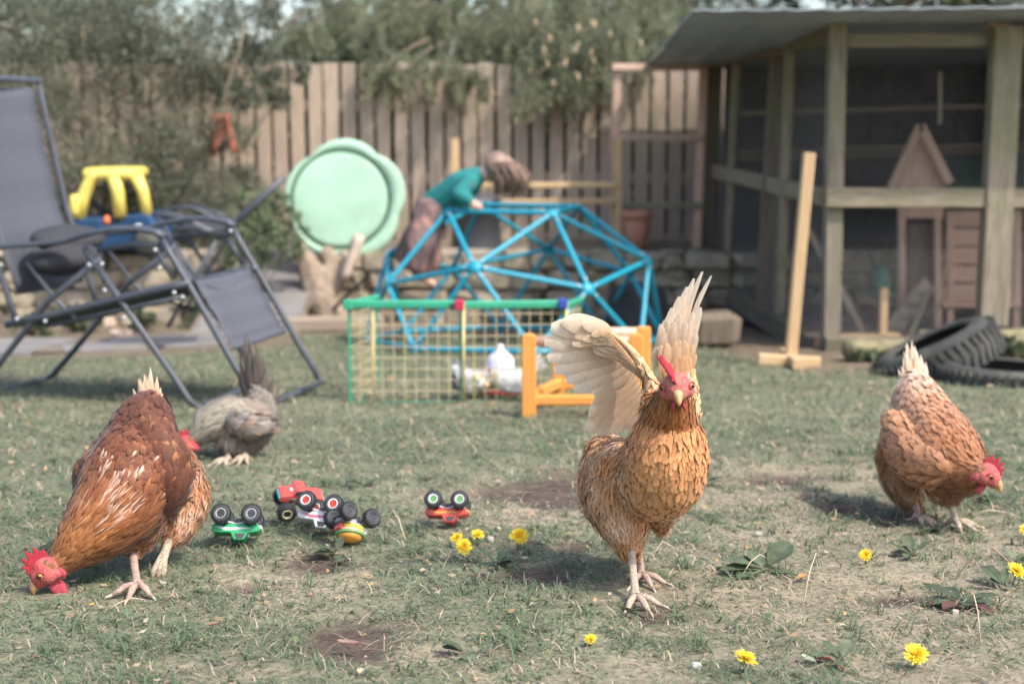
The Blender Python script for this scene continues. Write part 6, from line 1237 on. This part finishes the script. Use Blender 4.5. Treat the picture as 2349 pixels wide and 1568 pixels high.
gn = [(.105, .135, .075), (.13, .16, .095), (.09, .12, .065)]; dk_ = [(.07, .09, .05), (.085, .105, .06), (.12, .06, .045), (.06, .08, .045)]
weed('broad-leaved dock weed with an upright round leaf', 1755, 1322, [(R(160), .085, .05, .5, .35), (R(185), .09, .042, .25, .2), (R(215), .075, .045, .15, .15), (R(35), .075, .062, 1.0, .25), (R(60), .055, .035, .8, .3), (R(-30), .06, .02, .15, .1), (R(120), .06, .03, .7, .2)], gn, 1)
weed('dark-leaved weed flat on the dry grass at right', 2205, 1392, [(R(a), random.uniform(.05, .085), random.uniform(.022, .036), random.uniform(.15, .55), .25) for a in (10, 50, 95, 140, 175, 200, 230, 265, 300, 335)], dk_, 2)
for i, (lab, u, v, k, s) in enumerate((('low weed rosette behind the golden hen', 1610, 1112, 8, .05), ('weed rosette beneath the heap of toy trucks', 775, 1272, 6, .05), ('weed tuft under the dandelion cluster', 1140, 1300, 9, .045), ('upright dark weed behind the toy trucks', 835, 1115, 6, .045), ('flat weed rosette right of the golden hen on bare earth', 1905, 1160, 7, .045), ('weed tuft behind the small dandelion', 2090, 1280, 8, .05), ('weed rosette under the right-hand hen', 2120, 1215, 7, .05), ('weed leaves beside the right hen beak', 2270, 1150, 8, .05), ('curled leaf weed near the bare patch in front', 1065, 1500, 4, .05), ('weed leaf at the golden hen front foot', 1440, 1408, 3, .045), ('low weed under the dandelion at right', 2300, 1352, 7, .05), ('weed leaves at the lower edge right of centre', 1930, 1520, 4, .05), ('weed leaf tuft near the right border', 2330, 1290, 6, .04))):
    r_ = random.Random(50 + i); weed(lab, u, v, [(R(r_.uniform(0, 360)), s * r_.uniform(.7, 1.25), s * r_.uniform(.3, .5), r_.uniform(.15, .8), r_.uniform(.1, .3)) for _ in range(k)], gn + dk_[:2], 60 + i)
# ---- loose bits lying on the grass
def curl_leaf(name, label, u, v, L, W, col, seed, cat='leaf'):
    r_ = random.Random(seed); b = G(u, v); b.z = gh(b.x, b.y) + .008; a = r_.uniform(0, 6.28); d = V(math.cos(a), math.sin(a), 0); s = V(-math.sin(a), math.cos(a), 0); mb = MB()
    for i in range(6):
        q = i / 5; wd = math.sin(math.pi * (q * .9 + .05))
        for k in (-1, 0, 1): p = b + d * L * (q - .5) + s * W * .5 * k * wd + V(0, 0, L * .5 * (q - .5) ** 2 + abs(k) * W * .35 * wd); mb.v.append(tuple(p)); mb.c.append(tuple(Vector(col) * r_.uniform(.85, 1.15)) + (1,))
    mb.f += [(i * 3 + k, i * 3 + k + 1, i * 3 + 4 + k, i * 3 + 3 + k) for i in range(5) for k in range(2)]; o = mb.build(name, M_weed, None, True); tag(o, label, cat)
curl_leaf('fallen_leaf', 'orange dead leaf under the broad-leaved dock weed', 1840, 1340, .03, .014, (.50, .22, .08), 1); curl_leaf('fallen_leaf', 'tan curled leaf on the bare patch in front', 800, 1492, .04, .015, (.30, .20, .15), 2); curl_leaf('fallen_leaf', 'orange leaf scrap below the red-brown hen', 212, 1398, .014, .009, (.62, .30, .06), 3); curl_leaf('fallen_leaf', 'pale leaf scrap at the bottom left of centre', 828, 1552, .018, .012, (.66, .50, .32), 4); curl_leaf('fallen_leaf', 'brown curled leaf left of the bare patch', 490, 1445, .022, .012, (.26, .15, .10), 5); curl_leaf('wood_chip', 'pale wood chip on the grass left of the grey hen', 105, 1083, .055, .010, (.52, .34, .20), 6, 'wood chip'); curl_leaf('fallen_leaf', 'pale green leaf with red stalk at bottom right', 1855, 1524, .034, .012, (.40, .44, .30), 7); curl_leaf('fallen_leaf', 'tan leaf scrap beside the front hen feet', 1365, 1392, .02, .008, (.52, .35, .18), 8)
mb = MB(); p = G(1870, 1522); mb.tube([V(p.x, p.y, gh(p.x, p.y) + .008), V(p.x + .02, p.y - .005, gh(p.x, p.y) + .014), V(p.x + .038, p.y - .03, gh(p.x, p.y) + .004)], [.0016, .0014, .001], 6); tag(mb.build('leaf_stalk', plain('red_stalk', (.36, .08, .06), .6), None, True), 'curved red leaf stalk lying at bottom right', 'stalk')
for i, (u, v, lab) in enumerate(((1597, 1540, 'small white pebble at the bottom edge right of centre'), (1330, 1040, 'white pebble in the grass left of the golden hen'), (1125, 1245, 'white fluff lump behind the dandelion cluster'), (2190, 1412, 'grey pebble below the dark-leaved weed'), (1740, 1228, 'pale stone on the dry earth right of golden hen'))):
    p = G(u, v); s = random.uniform(.007, .011); tag(rough_block('pebble', V(p.x, p.y, gh(p.x, p.y) + s * .5), (s * 1.4, s, s), plain('white_pebble', (.40, .375, .335), .9, .15, 60), None, 700 + i, .3), lab, 'pebble')
for i, (u, v, du, dv, lab) in enumerate(((1560, 1300, -60, 80, 'long dry stalk arching beside the golden hen'), (2190, 1330, 120, 100, 'long dry stalk bent across the dark-leaved weed'), (1700, 1330, 60, -50, 'dry stalk leaning left of the dock weed'), (2330, 1180, -90, 20, 'dry bent stalk beside the right hen foot'), (1840, 1400, 40, -110, 'upright dry stalk right of the dock weed'), (240, 1400, 90, -25, 'pale dry stalk under the red-brown hen'), (930, 1240, -40, -70, 'thin dry stalk leaning by the red toy truck'), (2250, 1480, -30, -90, 'upright dry stalk below the dark-leaved weed'))):
    a = G(u, v); b = G(u + du, v + dv * .3); a.z = gh(a.x, a.y); h = abs(dv) / 1250; mb = MB(); mb.tube([a, a.lerp(b, .35) + V(0, 0, h * .7), a.lerp(b, .7) + V(0, 0, h), b + V(0, 0, h * .75)], [.0012, .0011, .0009, .0005], 5); tag(mb.build('dry_stalk', M_strawc if False else plain('straw_stalk', (.55, .44, .31), .7), None, True), lab, 'stalk')
